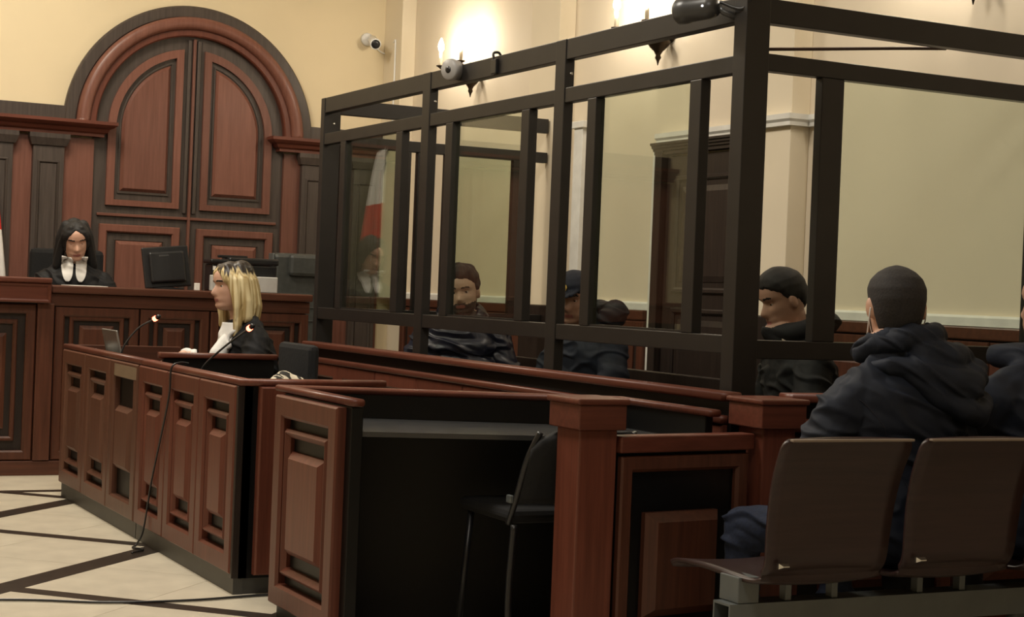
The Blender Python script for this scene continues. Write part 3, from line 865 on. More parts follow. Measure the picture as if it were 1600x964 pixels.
lp = thing('laptop', 'silver laptop standing open at the far end of the far desk', 'laptop', (2.17, 8.45, .722))
Tl = Matrix.Translation((2.10, 8.30, .736)) @ Matrix.Rotation(math.radians(-13), 4, 'Y')
boxo('lid', -.006, .004, 0, .30, .0, .165, alu, lp, .003, Tl)
boxo('keyboard_base', 2.10, 2.31, 8.30, 8.60, .722, .736, alu, lp, .004)
tag(obj('paper_cup', lathe(B(), [(.016, 0), (.021, .07), (.019, .07)], Matrix.Translation((2.02, 8.62, .722)), 16), paper, None, True), 'small white cup on the far desk left of the laptop', 'cup')


def mic(base, pts, label):
    m = thing('gooseneck_microphone', label, 'microphone', base, 'desk microphones')
    obj('base', lathe(B(), [(.045, 0), (.045, .012), (.025, .025), (.012, .03)], Matrix.Translation(base), 20), black_pl, m, True)
    P = [Vector(base) + Vector((0, 0, .025))] + [Vector(p) for p in pts]
    obj('gooseneck', tube(B(), spline(P), .0045, 8), dgrey_pl, m, True)
    d = (P[-1] - P[-2]).normalized()
    h = obj('capsule', lathe(B(), [(.007, 0), (.010, .008), (.011, .035), (.007, .045)], axis_T(P[-1], d), 14), black_pl, m, True)
    obj('light_ring', lathe(B(), [(.0115, .0), (.0125, .004), (.0125, .016), (.0115, .018)], axis_T(P[-1] + d * .004, d), 14), led_red, h, True)
    return m


mic((2.02, 8.05, .722), [(2.03, 8.02, .83), (2.08, 7.96, .92), (2.135, 7.90, .965)], 'gooseneck microphone with a red light beside the laptop')
mic((2.10, 6.98, .722), [(2.11, 6.95, .80), (2.16, 6.82, .89), (2.208, 6.68, .965)], 'gooseneck microphone with a red light in front of the blonde woman')

# pale patterned cloth lying on the near end of the first desk
bm = B()
n, mrows = 18, 12
vs = []
for i in range(n + 1):
    for j in range(mrows + 1):
        u, v = i / n, j / mrows
        x = 2.07 + .26 * u; y = 6.02 + .18 * v
        e = (math.sin(math.pi * u) ** .5) * (math.sin(math.pi * v) ** .5)
        z = .724 + .115 * e * (0.75 + .45 * noise.noise(Vector((u * 3.1, v * 3.3, 4.2))))
        vs.append(bm.verts.new((x, y, z)))
for i in range(n):
    for j in range(mrows):
        a = i * (mrows + 1) + j
        bm.faces.new((vs[a], vs[a + mrows + 1], vs[a + mrows + 2], vs[a + 1]))
cl_m, N, L, P = new_mat('patterned_scarf')
tc = N.new('ShaderNodeTexCoord'); vo = N.new('ShaderNodeTexNoise'); cr = N.new('ShaderNodeValToRGB')
vo.inputs['Scale'].default_value = 16; vo.inputs['Distortion'].default_value = 1.2
L.new(tc.outputs['Object'], vo.inputs['Vector']); L.new(vo.outputs['Fac'], cr.inputs[0]); L.new(cr.outputs[0], P.inputs['Base Color'])
cr.color_ramp.interpolation = 'CONSTANT'
cr.color_ramp.elements[0].color = (.02, .018, .015, 1); cr.color_ramp.elements[1].color = (.62, .55, .42, 1); cr.color_ramp.elements[1].position = .44
P.inputs['Roughness'].default_value = .9
o = tag(obj('scarf', bm, cl_m, None, True), 'crumpled cream and black scarf at the near desk edge behind the woman', 'scarf')
sm = o.modifiers.new('thick', 'SOLIDIFY'); sm.thickness = .004

# black office chair of the woman
wc = thing('office_chair', 'black office chair behind the blonde woman', 'chair', (2.75, 7.5, 0))
boxo('backrest', 2.69, 2.74, 7.22, 7.68, .50, .885, black_fab, wc, .025)
boxo('armrest', 2.52, 2.72, 7.16, 7.20, .64, .665, black_pl, wc, .01)
boxo('seat', 2.30, 2.69, 7.25, 7.65, .40, .46, black_fab, wc, .02)
obj('arm_post', tube(B(), [(2.60, 7.18, .43), (2.60, 7.18, .65)], .012, 8), black_pl, wc)
boxo('back_bracket', 2.66, 2.70, 7.42, 7.46, .38, .6, black_pl, wc, .004)
obj('column', tube(B(), [(2.5, 7.45, .05), (2.5, 7.45, .40)], .03, 12), black_pl, wc)
for k in range(5):
    a = 2 * math.pi * k / 5 + .3
    obj('base_arm', tube(B(), [(2.5, 7.45, .09), (2.5 + .27 * math.cos(a), 7.45 + .27 * math.sin(a), .025)], .022, 8, .018), black_pl, wc)

# black office chair at the near desk: faces the left, back leaning to the right
oc = thing('visitor_chair', 'black four-legged chair tucked under the near desk beside the thick post', 'chair', (2.65, 4.8, 0))
Tc = Matrix.Translation((2.625, 4.66, 0)) @ Matrix.Rotation(math.radians(-90), 4, 'Z')
bm = B()
rows = []
for k in range(9):
    t = k / 8
    z = .50 + .235 * t
    bend = .02 + .10 * t + .02 * t * t
    hw = .20 * (1 - .35 * max(0, (t - .7) / .3) ** 2)
    row = []
    for j in range(9):
        s = -1 + 2 * j / 8
        row.append((bend - .03 * (1 - s * s) * -1, s * hw, z))
    rows.append(row)
fr_ = [[bm.verts.new(Tc @ Vector((x, y, z))) for x, y, z in r_] for r_ in rows]
bk_ = [[bm.verts.new(Tc @ Vector((x + .035, y, z))) for x, y, z in r_] for r_ in rows]
for A in (fr_, bk_):
    for i in range(8):
        for j in range(8): bm.faces.new((A[i][j], A[i][j + 1], A[i + 1][j + 1], A[i + 1][j]))
edge = [(i, 0) for i in range(9)] + [(8, j) for j in range(1, 9)] + [(i, 8) for i in range(7, -1, -1)] + [(0, j) for j in range(7, 0, -1)]
for a, b in zip(edge, edge[1:] + edge[:1]):
    bm.faces.new((fr_[a[0]][a[1]], fr_[b[0]][b[1]], bk_[b[0]][b[1]], bk_[a[0]][a[1]]))
obj('backrest', bm, black_fab, oc, True)
boxo('seat', -.36, .02, -.21, .21, .43, .475, black_fab, oc, .018, Tc)
for sy in (-1, 1):
    obj('leg', tube(B(), [Tc @ Vector((-.30, sy * .19, .43)), Tc @ Vector((-.33, sy * .21, 0))], .011, 10), black_pl, oc, True)
    obj('leg', tube(B(), spline([Tc @ Vector((.03, sy * .20, .43)), Tc @ Vector((.02, sy * .205, .2)), Tc @ Vector((.05, sy * .21, 0))]), .011, 10), black_pl, oc, True)
    obj('back_upright', tube(B(), spline([Tc @ Vector((.0, sy * .205, .43)), Tc @ Vector((.05, sy * .205, .52)), Tc @ Vector((.10, sy * .20, .64)), Tc @ Vector((.125, sy * .17, .73))]), .010, 10), black_pl, oc, True)
boxo('bolt_plate', .015, .045, -.225, -.212, .50, .525, steel_grey, oc, .003, Tc)

# flag behind the left end of the bench
fg = thing('national_flag', 'white flag with red cross bands hanging at the far left edge', 'flag', (1.93, 11.26, .3))
obj('pole', tube(B(), [(1.86, 11.26, .30), (1.86, 11.26, 2.25)], .014, 10), bronze, fg, True)
obj('pole_foot', lathe(B(), [(.12, 0), (.12, .02), (.03, .05)], Matrix.Translation((1.86, 11.26, .30)), 20), bronze, fg, True)
bm = B()
rows = []
nz_, nx_ = 30, 24
for i in range(nz_ + 1):
    t = i / nz_
    z = 2.2 - 1.22 * t
    spread = .075 + .175 * t ** .8
    row = []
    for j in range(nx_ + 1):
        s = j / nx_
        row.append(bm.verts.new((1.815 + spread * s, 11.24 + .035 * math.sin(s * 11 + t * 1.5) * (.4 + .6 * t), z - .05 * s * (1 - t))))
    rows.append(row)
for i in range(nz_):
    for j in range(nx_):
        bm.faces.new((rows[i][j], rows[i][j + 1], rows[i + 1][j + 1], rows[i + 1][j]))
wht = plain('white_flag_cloth', (.75, .73, .70), .8, 0, .04)
redc = plain('red_flag_cloth', (.55, .03, .02), .8, 0, .08)
o = obj('cloth', bm, [wht, redc], fg, True)
for p in o.data.polygons:
    i, j = divmod(p.index, nx_)
    t = i / nz_
    if .30 < t < .58 or (t >= .58 and j < 5 + 0 * i) and t > .80: p.material_index = 1
sm = o.modifiers.new('thick', 'SOLIDIFY'); sm.thickness = .003

# cables
tag(obj('floor_cable', tube(B(), spline([(.4, 6.15, .006), (1.123, 6.02, .006), (1.45, 5.88, .006), (1.75, 5.84, .006), (2.1, 5.87, .006), (2.5, 5.80, .006)]), .005, 6), black_pl, None, True), 'thin black cable lying across the marble floor in front of the desks', 'cable')
xc = XD - .012
tag(obj('hanging_cable', tube(B(), spline([(2.0, 6.82, .812), (1.955, 6.80, .815), (1.92, 6.79, .79), (xc, 6.80, .68), (xc, 6.90, .50), (xc, 7.02, .30), (xc, 7.08, .16), (xc - .01, 7.10, .06), (xc - .03, 7.12, .008), (xc - .06, 7.06, .006), (xc - .03, 7.0, .006), (xc - .1, 6.92, .006)]), .0042, 6), black_pl, None, True),
    'black cable hanging down the front panels of the reddish desk to the floor', 'cable')

# ------------------------------------------------------------------ beam seating in the foreground
def seat_mesh(x0, parent):
    prof = [(4.07, .392), (4.05, .408), (4.0, .418), (3.88, .420), (3.76, .416), (3.68, .414), (3.635, .420), (3.603, .440), (3.588, .475), (3.582, .54), (3.572, .62), (3.552, .70), (3.525, .765), (3.508, .800)]
    pts = [Vector((0, y, z)) for y, z in prof]
    sp = spline(pts, 4)
    N_ = len(sp)
    bm = B()
    nx = 10
    A, C = [], []
    for i, p in enumerate(sp):
        tg = (sp[min(i + 1, N_ - 1)] - sp[max(i - 1, 0)]).normalized()
        nr = Vector((0, tg.z, -tg.y))            # towards the back / below
        if nr.z > 0 and i < N_ / 2: nr = -nr
        h = max(0, (p.z - .42) / .38)
        hw = .200 + .018 * h
        # rounded corners at the upper end and the front lip
        e = max(0, (i - (N_ - 5)) / 4)
        hw -= .018 * e * e
        e = max(0, (4 - i) / 4)
        hw -= .015 * e * e
        ra, rc = [], []
        for j in range(nx + 1):
            s = -1 + 2 * j / nx
            dish = .010 * (1 - s * s)
            ra.append(bm.verts.new(Vector((x0 + .215 + s * hw, p.y, p.z)) + nr * dish))
            rc.append(bm.verts.new(Vector((x0 + .215 + s * hw, p.y, p.z)) + nr * (dish + .012)))
        A.append(ra); C.append(rc)
    for i in range(N_ - 1):
        for j in range(nx):
            bm.faces.new((A[i][j], A[i + 1][j], A[i + 1][j + 1], A[i][j + 1]))
            bm.faces.new((C[i][j], C[i][j + 1], C[i + 1][j + 1], C[i + 1][j]))
        bm.faces.new((A[i][0], C[i][0], C[i + 1][0], A[i + 1][0]))
        bm.faces.new((A[i][nx], A[i + 1][nx], C[i + 1][nx], C[i][nx]))
    for j in range(nx):
        bm.faces.new((A[0][j], A[0][j + 1], C[0][j + 1], C[0][j]))
        bm.faces.new((A[N_ - 1][j], C[N_ - 1][j], C[N_ - 1][j + 1], A[N_ - 1][j + 1]))
    return obj('seat_shell', bm, seat_wood, parent, True)


bs = thing('beam_bench', 'row of dark plywood seats on a grey steel beam in the foreground', 'bench', (3.3, 3.8, 0))
edge_m = plain('pale_plywood_edge', (.22, .17, .13), .4)
for k in range(4):
    x0 = 2.625 + .468 * k
    s = seat_mesh(x0, bs)
    boxo('edge_band', x0 + .012, x0 + .418, 3.492, 3.508, .799, .806, edge_m, s, .002)
    obj('fixing_clip', frustum(B(), .02, .052, .455, .47, .006, 0, .02, frame_T((x0 + .02, 3.578, 0), (1, 0, 0), (0, -1, 0))), chrome, s)
    for xx in (.17, .33):
        boxo('support_block', x0 + xx, x0 + xx + .022, 3.71, 3.74, .34, .415, steel_grey, bs, .003)
# hollow beam (open left end)
bm = B()
bx0, bx1, by0, by1, bz0, bz1, tk = 2.605, 4.55, 3.70, 3.78, .262, .34, .006
def rect(x, y0, y1, z0, z1): return [bm.verts.new((x, y, z)) for y, z in ((y0, z0), (y1, z0), (y1, z1), (y0, z1))]
o0, o1 = rect(bx0, by0, by1, bz0, bz1), rect(bx1, by0, by1, bz0, bz1)
i0, i1 = rect(bx0, by0 + tk, by1 - tk, bz0 + tk, bz1 - tk), rect(bx0 + .25, by0 + tk, by1 - tk, bz0 + tk, bz1 - tk)
for k in range(4):
    j = (k + 1) % 4
    bm.faces.new((o0[k], o0[j], o1[j], o1[k])); bm.faces.new((i0[k], i1[k], i1[j], i0[j])); bm.faces.new((o0[k], i0[k], i0[j], o0[j]))
bm.faces.new(o1); bm.faces.new(i1)
obj('beam', bm, steel_grey, bs)
boxo('seat_bracket', 2.63, 2.70, 3.70, 3.79, .341, .412, steel_grey, bs, .003)
for x in (2.80, 3.75):
    obj('leg', tube(B(), [(x, 3.70, .27), (x + .03, 3.50, .03)], .022, 10), steel_grey, bs, True)
    obj('leg', tube(B(), [(x, 3.78, .27), (x + .02, 4.0, .03)], .022, 10), steel_grey, bs, True)
    boxo('foot', x - .02, x + .06, 3.44, 3.54, 0, .03, steel_grey, bs, .006)
    boxo('foot', x - .02, x + .06, 3.95, 4.05, 0, .03, steel_grey, bs, .006)

# ------------------------------------------------------------------ people
def grid_interp(tab, z):
    zs = [t[0] for t in tab]; vs = [t[1] for t in tab]
    return np.interp(z, zs, vs)


HF = [(-.118, .046), (-.112, .066), (-.102, .078), (-.090, .080), (-.080, .074), (-.070, .080), (-.060, .083), (-.048, .080), (-.03, .080), (0, .078), (.012, .076), (.028, .085), (.05, .084), (.07, .077), (.09, .058), (.105, .032), (.1145, .004)]
HB = [(-.118, .0), (-.11, -.035), (-.08, -.062), (-.05, -.076), (-.02, -.090), (.02, -.101), (.05, -.097), (.08, -.078), (.1, -.048), (.11, -.022), (.1145, -.004)]
HW = [(-.118, .022), (-.112, .034), (-.1, .046), (-.08, .056), (-.05, .064), (-.02, .070), (.02, .075), (.05, .076), (.075, .067), (.095, .049), (.108, .027), (.1145, .004)]


def head_surface(az, z):
    """az: 0 = face, +-pi = back of the head; returns local x, y (arrays)"""
    yf, yb, w = grid_interp(HF, z), grid_interp(HB, z), grid_interp(HW, z)
    yc = (yf + yb) / 2 * .6 - .004
    s, c = np.sin(az), np.cos(az)
    x = w * np.sign(s) * np.abs(s) ** .92
    y = yc + np.where(c > 0, (yf - yc) * np.abs(c) ** .85, -(yc - yb) * np.abs(c) ** .95)
    f = c > 0
    g = lambda v, m, q: np.exp(-((v - m) / q) ** 2)
    nose = np.interp(z, [-.05, -.046, -.034, -.028, -.005, .014], [0, .012, .027, .028, .012, 0])
    nw = np.interp(z, [-.05, -.03, .01], [.017, .015, .009])
    y = y + np.where(f, nose * np.exp(-(x / nw) ** 2), 0)
    ax = np.abs(x)
    y = y + np.where(f, -.012 * g(ax, .031, .014) * g(z, .006, .012) + .004 * g(ax, .034, .02) * g(z, .028, .008) + .004 * g(ax, .045, .016) * g(z, -.022, .016)
                     + .005 * g(ax, 0, .022) * g(z, -.061, .005) + .006 * g(ax, 0, .018) * g(z, -.073, .005) - .003 * g(ax, 0, .02) * g(z, -.067, .003), 0)
    return x, y


def head_grid(na=72, nz=56, off=None):
    zz = np.concatenate([np.linspace(-.118, .06, int(nz * .72)), .06 + .0545 * np.sin(np.linspace(0, 1, nz - int(nz * .72) + 1)[1:] * math.pi / 2)])
    az = np.linspace(-math.pi, math.pi, na, endpoint=False)
    A, Z = np.meshgrid(az, zz)
    X, Y = head_surface(A, Z)
    if off is not None:
        o = off(A, Z)
        nx, ny, nz_ = X / .075, Y / .095, np.clip(Z / .115, -1, 1)
        l = np.sqrt(nx ** 2 + ny ** 2 + nz_ ** 2) + 1e-6
        X, Y, Z = X + o * nx / l, Y + o * ny / l, Z + o * nz_ / l
    return np.stack([X, Y, Z], -1)


def grid_to_bm(bm, G, f):
    n, m = G.shape[:2]
    rows = [[bm.verts.new(f(G[i, j])) for j in range(m)] for i in range(n)]
    for i in range(n - 1):
        for j in range(m):
            bm.faces.new((rows[i][j], rows[i][(j + 1) % m], rows[i + 1][(j + 1) % m], rows[i + 1][j]))
    bm.faces.new(rows[0][::-1]); bm.faces.new(rows[-1])


def capsule_chain(bm, pts, radii, n=12):
    P = [Vector(p) for p in pts]
    for p, r in zip(P, radii):
        bmesh.ops.create_icosphere(bm, subdivisions=2, radius=r, matrix=Matrix.Translation(p))
    for (p, r), (q, s) in zip(zip(P, radii), zip(P[1:], radii[1:])):
        d = q - p
        if d.length < 1e-5: continue
        d.normalize()
        a = d.orthogonal().normalized(); b = d.cross(a)
        A = [bm.verts.new(p + (a * math.cos(t) + b * math.sin(t)) * r) for t in [2 * math.pi * k / n for k in range(n)]]
        C = [bm.verts.new(q + (a * math.cos(t) + b * math.sin(t)) * s) for t in [2 * math.pi * k / n for k in range(n)]]
        for j in range(n): bm.faces.new((A[j], A[(j + 1) % n], C[(j + 1) % n], C[j]))
        bm.faces.new(A[::-1]); bm.faces.new(C)


def loft(bm, secs, n=28):
    """secs: (centre, right, fwd, hw, hd)"""
    rows = []
    for c, r, f, hw, hd in secs:
        row = []
        for k in range(n):
            t = 2 * math.pi * k / n
            ct, st = math.cos(t), math.sin(t)
            row.append(bm.verts.new(c + r * (hw * math.copysign(abs(ct) ** .85, ct)) + f * (hd * math.copysign(abs(st) ** .85, st))))
        rows.append(row)
    for A, C in zip(rows, rows[1:]):
        for j in range(n): bm.faces.new((A[j], A[(j + 1) % n], C[(j + 1) % n], C[j]))
    bm.faces.new(rows[0][::-1]); bm.faces.new(rows[-1])


def remesh(bm, voxel, smooth=2):
    """fuse everything into one skin; returns coords (n,3) and a mesh"""
    bmesh.ops.recalc_face_normals(bm, faces=bm.faces[:])
    me = bpy.data.meshes.new('tmp'); bm.to_mesh(me); bm.free()
    o = bpy.data.objects.new('tmp', me); COL.objects.link(o)
    md = o.modifiers.new('r', 'REMESH'); md.mode = 'VOXEL'; md.voxel_size = voxel; md.adaptivity = 0
    dg = bpy.context.evaluated_depsgraph_get()
    new = bpy.data.meshes.new_from_object(o.evaluated_get(dg))
    bpy.data.objects.remove(o); bpy.data.meshes.remove(me)
    n = len(new.vertices)
    co = np.empty(n * 3); new.vertices.foreach_get('co', co); co = co.reshape(-1, 3)
    e = np.empty(len(new.edges) * 2, dtype=np.int64); new.edges.foreach_get('vertices', e); e = e.reshape(-1, 2)
    deg = np.bincount(e.ravel(), minlength=n)[:, None].clip(1)
    for _ in range(smooth):
        acc = np.zeros_like(co)
        for k in range(3):
            acc[:, k] = np.bincount(e[:, 0], co[e[:, 1], k], n) + np.bincount(e[:, 1], co[e[:, 0], k], n)
        co = co * .45 + acc / deg * .55
    new.vertices.foreach_set('co', co.ravel()); new.update()
    return co, new


def poly_centres(me):
    n = len(me.polygons)
    c = np.empty(n * 3); me.polygons.foreach_get('center', c)
    return c.reshape(-1, 3)


def rot_zxy(yaw, pitch, roll):
    """yaw to the left, pitch up, roll to the right (degrees)"""
    return Matrix.Rotation(math.radians(yaw), 3, 'Z') @ Matrix.Rotation(math.radians(pitch), 3, 'X') @ Matrix.Rotation(math.radians(roll), 3, 'Y')


skin = plain('skin', (.50, .29, .20), .5, 0, .06, 30)
skin_f = plain('fair_skin', (.56, .33, .235), .48, 0, .05, 30)
skin_d = plain('tanned_skin', (.40, .23, .16), .5, 0, .06, 30)
lip_m = plain('lips', (.34, .12, .10), .45)
dark_hair = plain('black_hair', (.005, .004, .004), .72, 0, .4, 60, .35, .6, (1, 1, .15))
brown_hair = plain('dark_brown_hair', (.006, .005, .004), .72, 0, .4, 60, .35, .5, (1, 1, .2))
buzz_hair = plain('cropped_dark_hair', (.016, .013, .012), .8, 0, .35, 160, .4)
beard_m = plain('greying_dark_beard', (.045, .035, .028), .8, 0, .5, 120, .4)
eye_w = plain('eye_white', (.62, .58, .54), .25)
eye_d = plain('dark_iris', (.015, .010, .008), .15)
navy = plain('dark_navy_jacket', (.009, .013, .024), .72, 0, .25, 14, .15, .35)
navy2 = plain('shiny_navy_puffer', (.010, .012, .024), .38, 0, .3, 9, .2, .5)
black_jk = plain('black_jacket', (.008, .008, .009), .75, 0, .3, 14, .15, .3)
charcoal = plain('charcoal_green_sleeve', (.014, .018, .018), .72, 0, .25, 14, .15, .3)
robe = plain('black_robe', (.006, .006, .007), .7, 0, .5, 40, .3, .35)
jeans = plain('dark_blue_jeans', (.007, .013, .034), .85, 0, .25, 90, .3)
white_cloth = plain('white_cotton', (.80, .79, .76), .8, 0, .03, 30, .2)
shoe_m = plain('black_shoe', (.01, .01, .01), .4)
cap_m = plain('navy_cap', (.008, .012, .026), .8)
gold_m = plain('gold_emblem', (.75, .52, .10), .5, 0, .3, 90)


class Figure:
    def __init__(self, label, loc, face_deg, group=None):
        """loc = where the seat is; face_deg = heading measured clockwise from +Y"""
        self.label, self.loc, self.group = label, Vector(loc), group
        a = -math.radians(face_deg)
        self.R = Matrix.Rotation(a, 3, 'Z')
        self.bm = B()

    def W(self, p): return self.loc + self.R @ Vector(p)

    def build(self, s=1.0, bulk=1.0, lean=.06, side=0.0, head=None, hyaw=0, hpitch=0, hroll=0, hs=1.0, arms=None, legs=None, mats=None, neck_z=.02, voxel=.005,
              wr=.006, extra=None, feature=None, hands=True, girl=False, hip_w=1.0, soft=10, sh_z=.47):
        bm, W, R = self.bm, self.W, self.R
        self.hs = hs
        self.HR = R @ rot_zxy(hyaw, hpitch, hroll)
        hc = self.hc = W(head)
        nb = Vector((side, lean, .575 * s))
        rv, fv = R @ Vector((1, 0, 0)), R @ Vector((0, 1, 0))
        secs = []
        for z, hw, hd in ((.0, .155, .125), (.04, .18, .14), (.12, .178, .135), (.24, .160, .122), (.34, .172, .125), (.42, .190, .122), (.47, .192, .112), (.515, .165, .095), (.55, .10, .075), (.585, .065, .062)):
            t = z / .575
            if girl: hw *= .88
            secs.append((W((side * t ** 1.3, lean * t ** 1.3, z * s)), rv, fv, hw * bulk * (hip_w if z < .2 else 1), hd * bulk))
        loft(bm, secs)
        # neck and head
        top = hc + self.HR @ Vector((0, -.022, -.06)) * hs
        nw = .046 if girl else .055
        capsule_chain(bm, [W((nb.x, nb.y - .01, nb.z - .03)), (W((nb.x, nb.y, nb.z + .02)) + top) / 2, top], [nw * 1.25, nw * 1.02, nw * 1.05])
        G = head_grid()
        f = lambda p: hc + self.HR @ (Vector(p) * hs)
        grid_to_bm(bm, G, f)
        for sx in (-1, 1):
            T = Matrix.Translation(hc) @ self.HR.to_4x4() @ Matrix.Scale(hs, 4) @ Matrix.Translation((sx * .079, -.012, -.006)) @ Matrix.Rotation(math.radians(sx * -18), 4, 'Z') @ Matrix.Rotation(math.radians(-10), 4, 'X')
            bmesh.ops.create_uvsphere(bm, u_segments=16, v_segments=10, radius=1, matrix=T @ Matrix.Diagonal((.010, .019, .032, 1)))
        # arms
        sh = .178 * bulk * (.86 if girl else 1)
        self.hands = []
        for sx, key in ((-1, 'L'), (1, 'R')):
            S = Vector((side * .85 + sx * sh, lean * .86 - .005, .001 + sh_z * s))
            capsule_chain(bm, [W((side + sx * .04, lean * .95 - .015, .575 * s)), W(S + Vector((-sx * .03, 0, .012)))], [.048, .062 * bulk])
            E_, H_, D_, curl = arms[key]
            E_, H_ = Vector(E_), Vector(H_)
            k = bulk
            capsule_chain(bm, [W(S), W(S.lerp(E_, .5)), W(E_), W(E_.lerp(H_, .5)), W(H_)], [.066 * k, .060 * k, .052 * k, .046 * k, .036 * k])
            d = (R @ Vector(D_)).normalized()
            w0 = W(H_)
            upv = Vector((0, 0, 1))
            if abs(d.z) > .8: upv = fv
            sd = d.cross(upv).normalized() * -sx     # towards the thumb (inward)
            nrm = sd.cross(d).normalized()
            if nrm.z < 0: nrm = -nrm
            self.hands.append((w0, d))
            if hands:
                h = .92 if girl else 1.0
                for q in (-.026, -.009, .009, .026):
                    capsule_chain(bm, [w0 - d * .03, w0 + (d * .035 + sd * q * .7) * h, w0 + (d * .085 + sd * q) * h], [.024 * h, .018 * h, .0125 * h])
                for q, L in ((-.029, .055), (-.0095, .070), (.0095, .076), (.029, .068)):
                    q = -q if False else q
                    b0 = w0 + (d * .088 + sd * q) * h
                    a1 = curl * .5; a2 = curl
                    p1 = b0 + (d * math.cos(a1) - nrm * math.sin(a1)) * L * .48 * h
                    p2 = p1 + (d * math.cos(a2) - nrm * math.sin(a2)) * L * .30 * h
                    p3 = p2 + (d * math.cos(a2 * 1.3) - nrm * math.sin(a2 * 1.3)) * L * .22 * h
                    capsule_chain(bm, [b0, p1, p2, p3], [.0095 * h, .0088 * h, .008 * h, .0068 * h], 8)
                t0 = w0 + (d * .022 + sd * .030 - nrm * .006) * h
                t1 = t0 + (d * .036 + sd * .022 - nrm * .006) * h
                t2 = t1 + (d * .030 + sd * .004 - nrm * .004) * h
                capsule_chain(bm, [w0, t0, t1, t2], [.018 * h, .014 * h, .011 * h, .008 * h], 8)
        # legs
        self.ank = []
        for sx, key in ((-1, 'L'), (1, 'R')):
            K, A = legs[key]
            K, A = Vector(K), Vector(A)
            hipj = Vector((sx * .09, .02, .085 * s))
            fd = Vector((A.x - K.x, .0, 0)) * .2 + Vector((0, .10, 0))
            capsule_chain(bm, [W(hipj), W(hipj.lerp(K, .5)), W(K), W(K.lerp(A, .5)), W(A)], [.088, .078, .064, .055, .042])
            capsule_chain(bm, [W(A + Vector((0, -.03, -.035))), W(A + fd * .6 + Vector((0, 0, -.04))), W(A + fd * 1.5 + Vector((0, 0, -.05)))], [.040, .040, .032])
            self.ank.append(W(A).z)
        if extra: extra(self, bm)
        co, me = remesh(bm, voxel)
        # ---- classify
        C = poly_centres(me)
        Rm = np.array(self.HR); hcn = np.array(hc)
        h = (C - hcn) @ Rm / hs
        Lc = (C - np.array(self.loc)) @ np.array(R)
        nbw = np.array(W((nb.x, nb.y, nb.z + neck_z)))
        nd = np.array((hc + self.HR @ Vector((0, -.03, 0))) - W(nb)); nd /= np.linalg.norm(nd)
        idx = np.zeros(len(C), dtype=np.int32)                    # 0 cloth
        leg = ((Lc[:, 1] > .17) & (Lc[:, 2] < .20 * s) & (Lc[:, 2] < .22)) | (Lc[:, 2] < -.01)
        armd = np.full(len(C), 9.0)
        for key in 'LR':
            E_, H_, D_, _ = arms[key]
            a, b = np.array(E_), np.array(H_)
            t = np.clip(((Lc - a) @ (b - a)) / ((b - a) @ (b - a)), 0, 1)
            armd = np.minimum(armd, np.linalg.norm(Lc - a - t[:, None] * (b - a), axis=1))
        idx[leg & (armd > .075)] = 2
        idx[C[:, 2] < min(self.ank) + .01] = 3
        headm = (((C - nbw) @ nd > 0) & (np.linalg.norm((C - nbw) - ((C - nbw) @ nd)[:, None] * nd, axis=1) < (.062 if girl else .064))) | ((h[:, 2] > -.117) & (np.linalg.norm(h[:, :2], axis=1) < .125) & (h[:, 2] < .13) & ((h[:, 2] > -.045) | (np.hypot(h[:, 0] / .082, (h[:, 1] + .005) / .100) < 1)) & ((h[:, 1] > -.05) | (h[:, 2] > -.03)))
        idx[headm] = 1
        if hands:
            for w0, d in self.hands:
                r_ = C - np.array(w0)
                t = r_ @ np.array(d)
                idx[(t > -.012) & (np.linalg.norm(r_, axis=1) < .21) & (np.linalg.norm(r_ - t[:, None] * np.array(d), axis=1) < .085)] = 1
        ax = np.abs(h[:, 0])
        face = (idx == 1) & (h[:, 1] > .045)
        idx[face & (ax > .013) & (ax < .052) & (np.abs(h[:, 2] - (.026 + .004 * np.sin((ax - .013) / .039 * 2.6))) < .0042)] = 5
        idx[face & (ax < .023) & (np.abs(h[:, 2] + .067) < .0085 - .12 * ax ** 1.2) & (h[:, 1] > .068)] = 4
        if feature is not None: feature(h, idx, face)
        self.h_of = h
        # ---- cloth folds on the vertices
        nv = len(me.vertices)
        vm = np.zeros(nv)
        nl = len(me.loops)
        lv = np.empty(nl, dtype=np.int32); me.loops.foreach_get('vertex_index', lv)
        lt = np.empty(len(me.polygons), dtype=np.int32); me.polygons.foreach_get('loop_total', lt)
        lp = np.repeat(idx, lt)
        cloth = np.bincount(lv, ((lp == 0) | (lp == 2)).astype(float), nv) / np.bincount(lv, minlength=nv).clip(1)
        ed = np.empty(len(me.edges) * 2, dtype=np.int64); me.edges.foreach_get('vertices', ed); ed = ed.reshape(-1, 2)
        dg_ = np.bincount(ed.ravel(), minlength=nv).clip(1)
        wgt = np.where(cloth > .99, .6, 0)[:, None]
        for _ in range(soft):
            acc = np.stack([np.bincount(ed[:, 0], co[ed[:, 1], k], nv) + np.bincount(ed[:, 1], co[ed[:, 0], k], nv) for k in range(3)], 1)
            co = co + (acc / dg_[:, None] - co) * wgt
        me.vertices.foreach_set('co', co.ravel()); me.update()
        nr = np.empty(nv * 3); me.vertices.foreach_get('normal', nr); nr = nr.reshape(-1, 3)
        disp = np.zeros(nv)
        for i in np.nonzero(cloth > .99)[0]:
            p = co[i]
            v = Vector((p[0] * 7 + p[2] * 4, p[1] * 7 - p[2] * 2.5, p[2] * 14 + p[0] * 4))
            q = noise.noise(v)
            disp[i] = (1 - min(1, abs(q) * 4)) * 1.4 + .7 * noise.noise(v * .6) + .35 * noise.noise(v * 2.6)
        co = co + nr * (disp * wr)[:, None]
        me.vertices.foreach_set('co', co.ravel()); me.update()
        me.polygons.foreach_set('material_index', idx)
        self.root = tag(link_mesh('person', me, mats, None, True, pivot=self.loc), self.label, 'person', self.group)
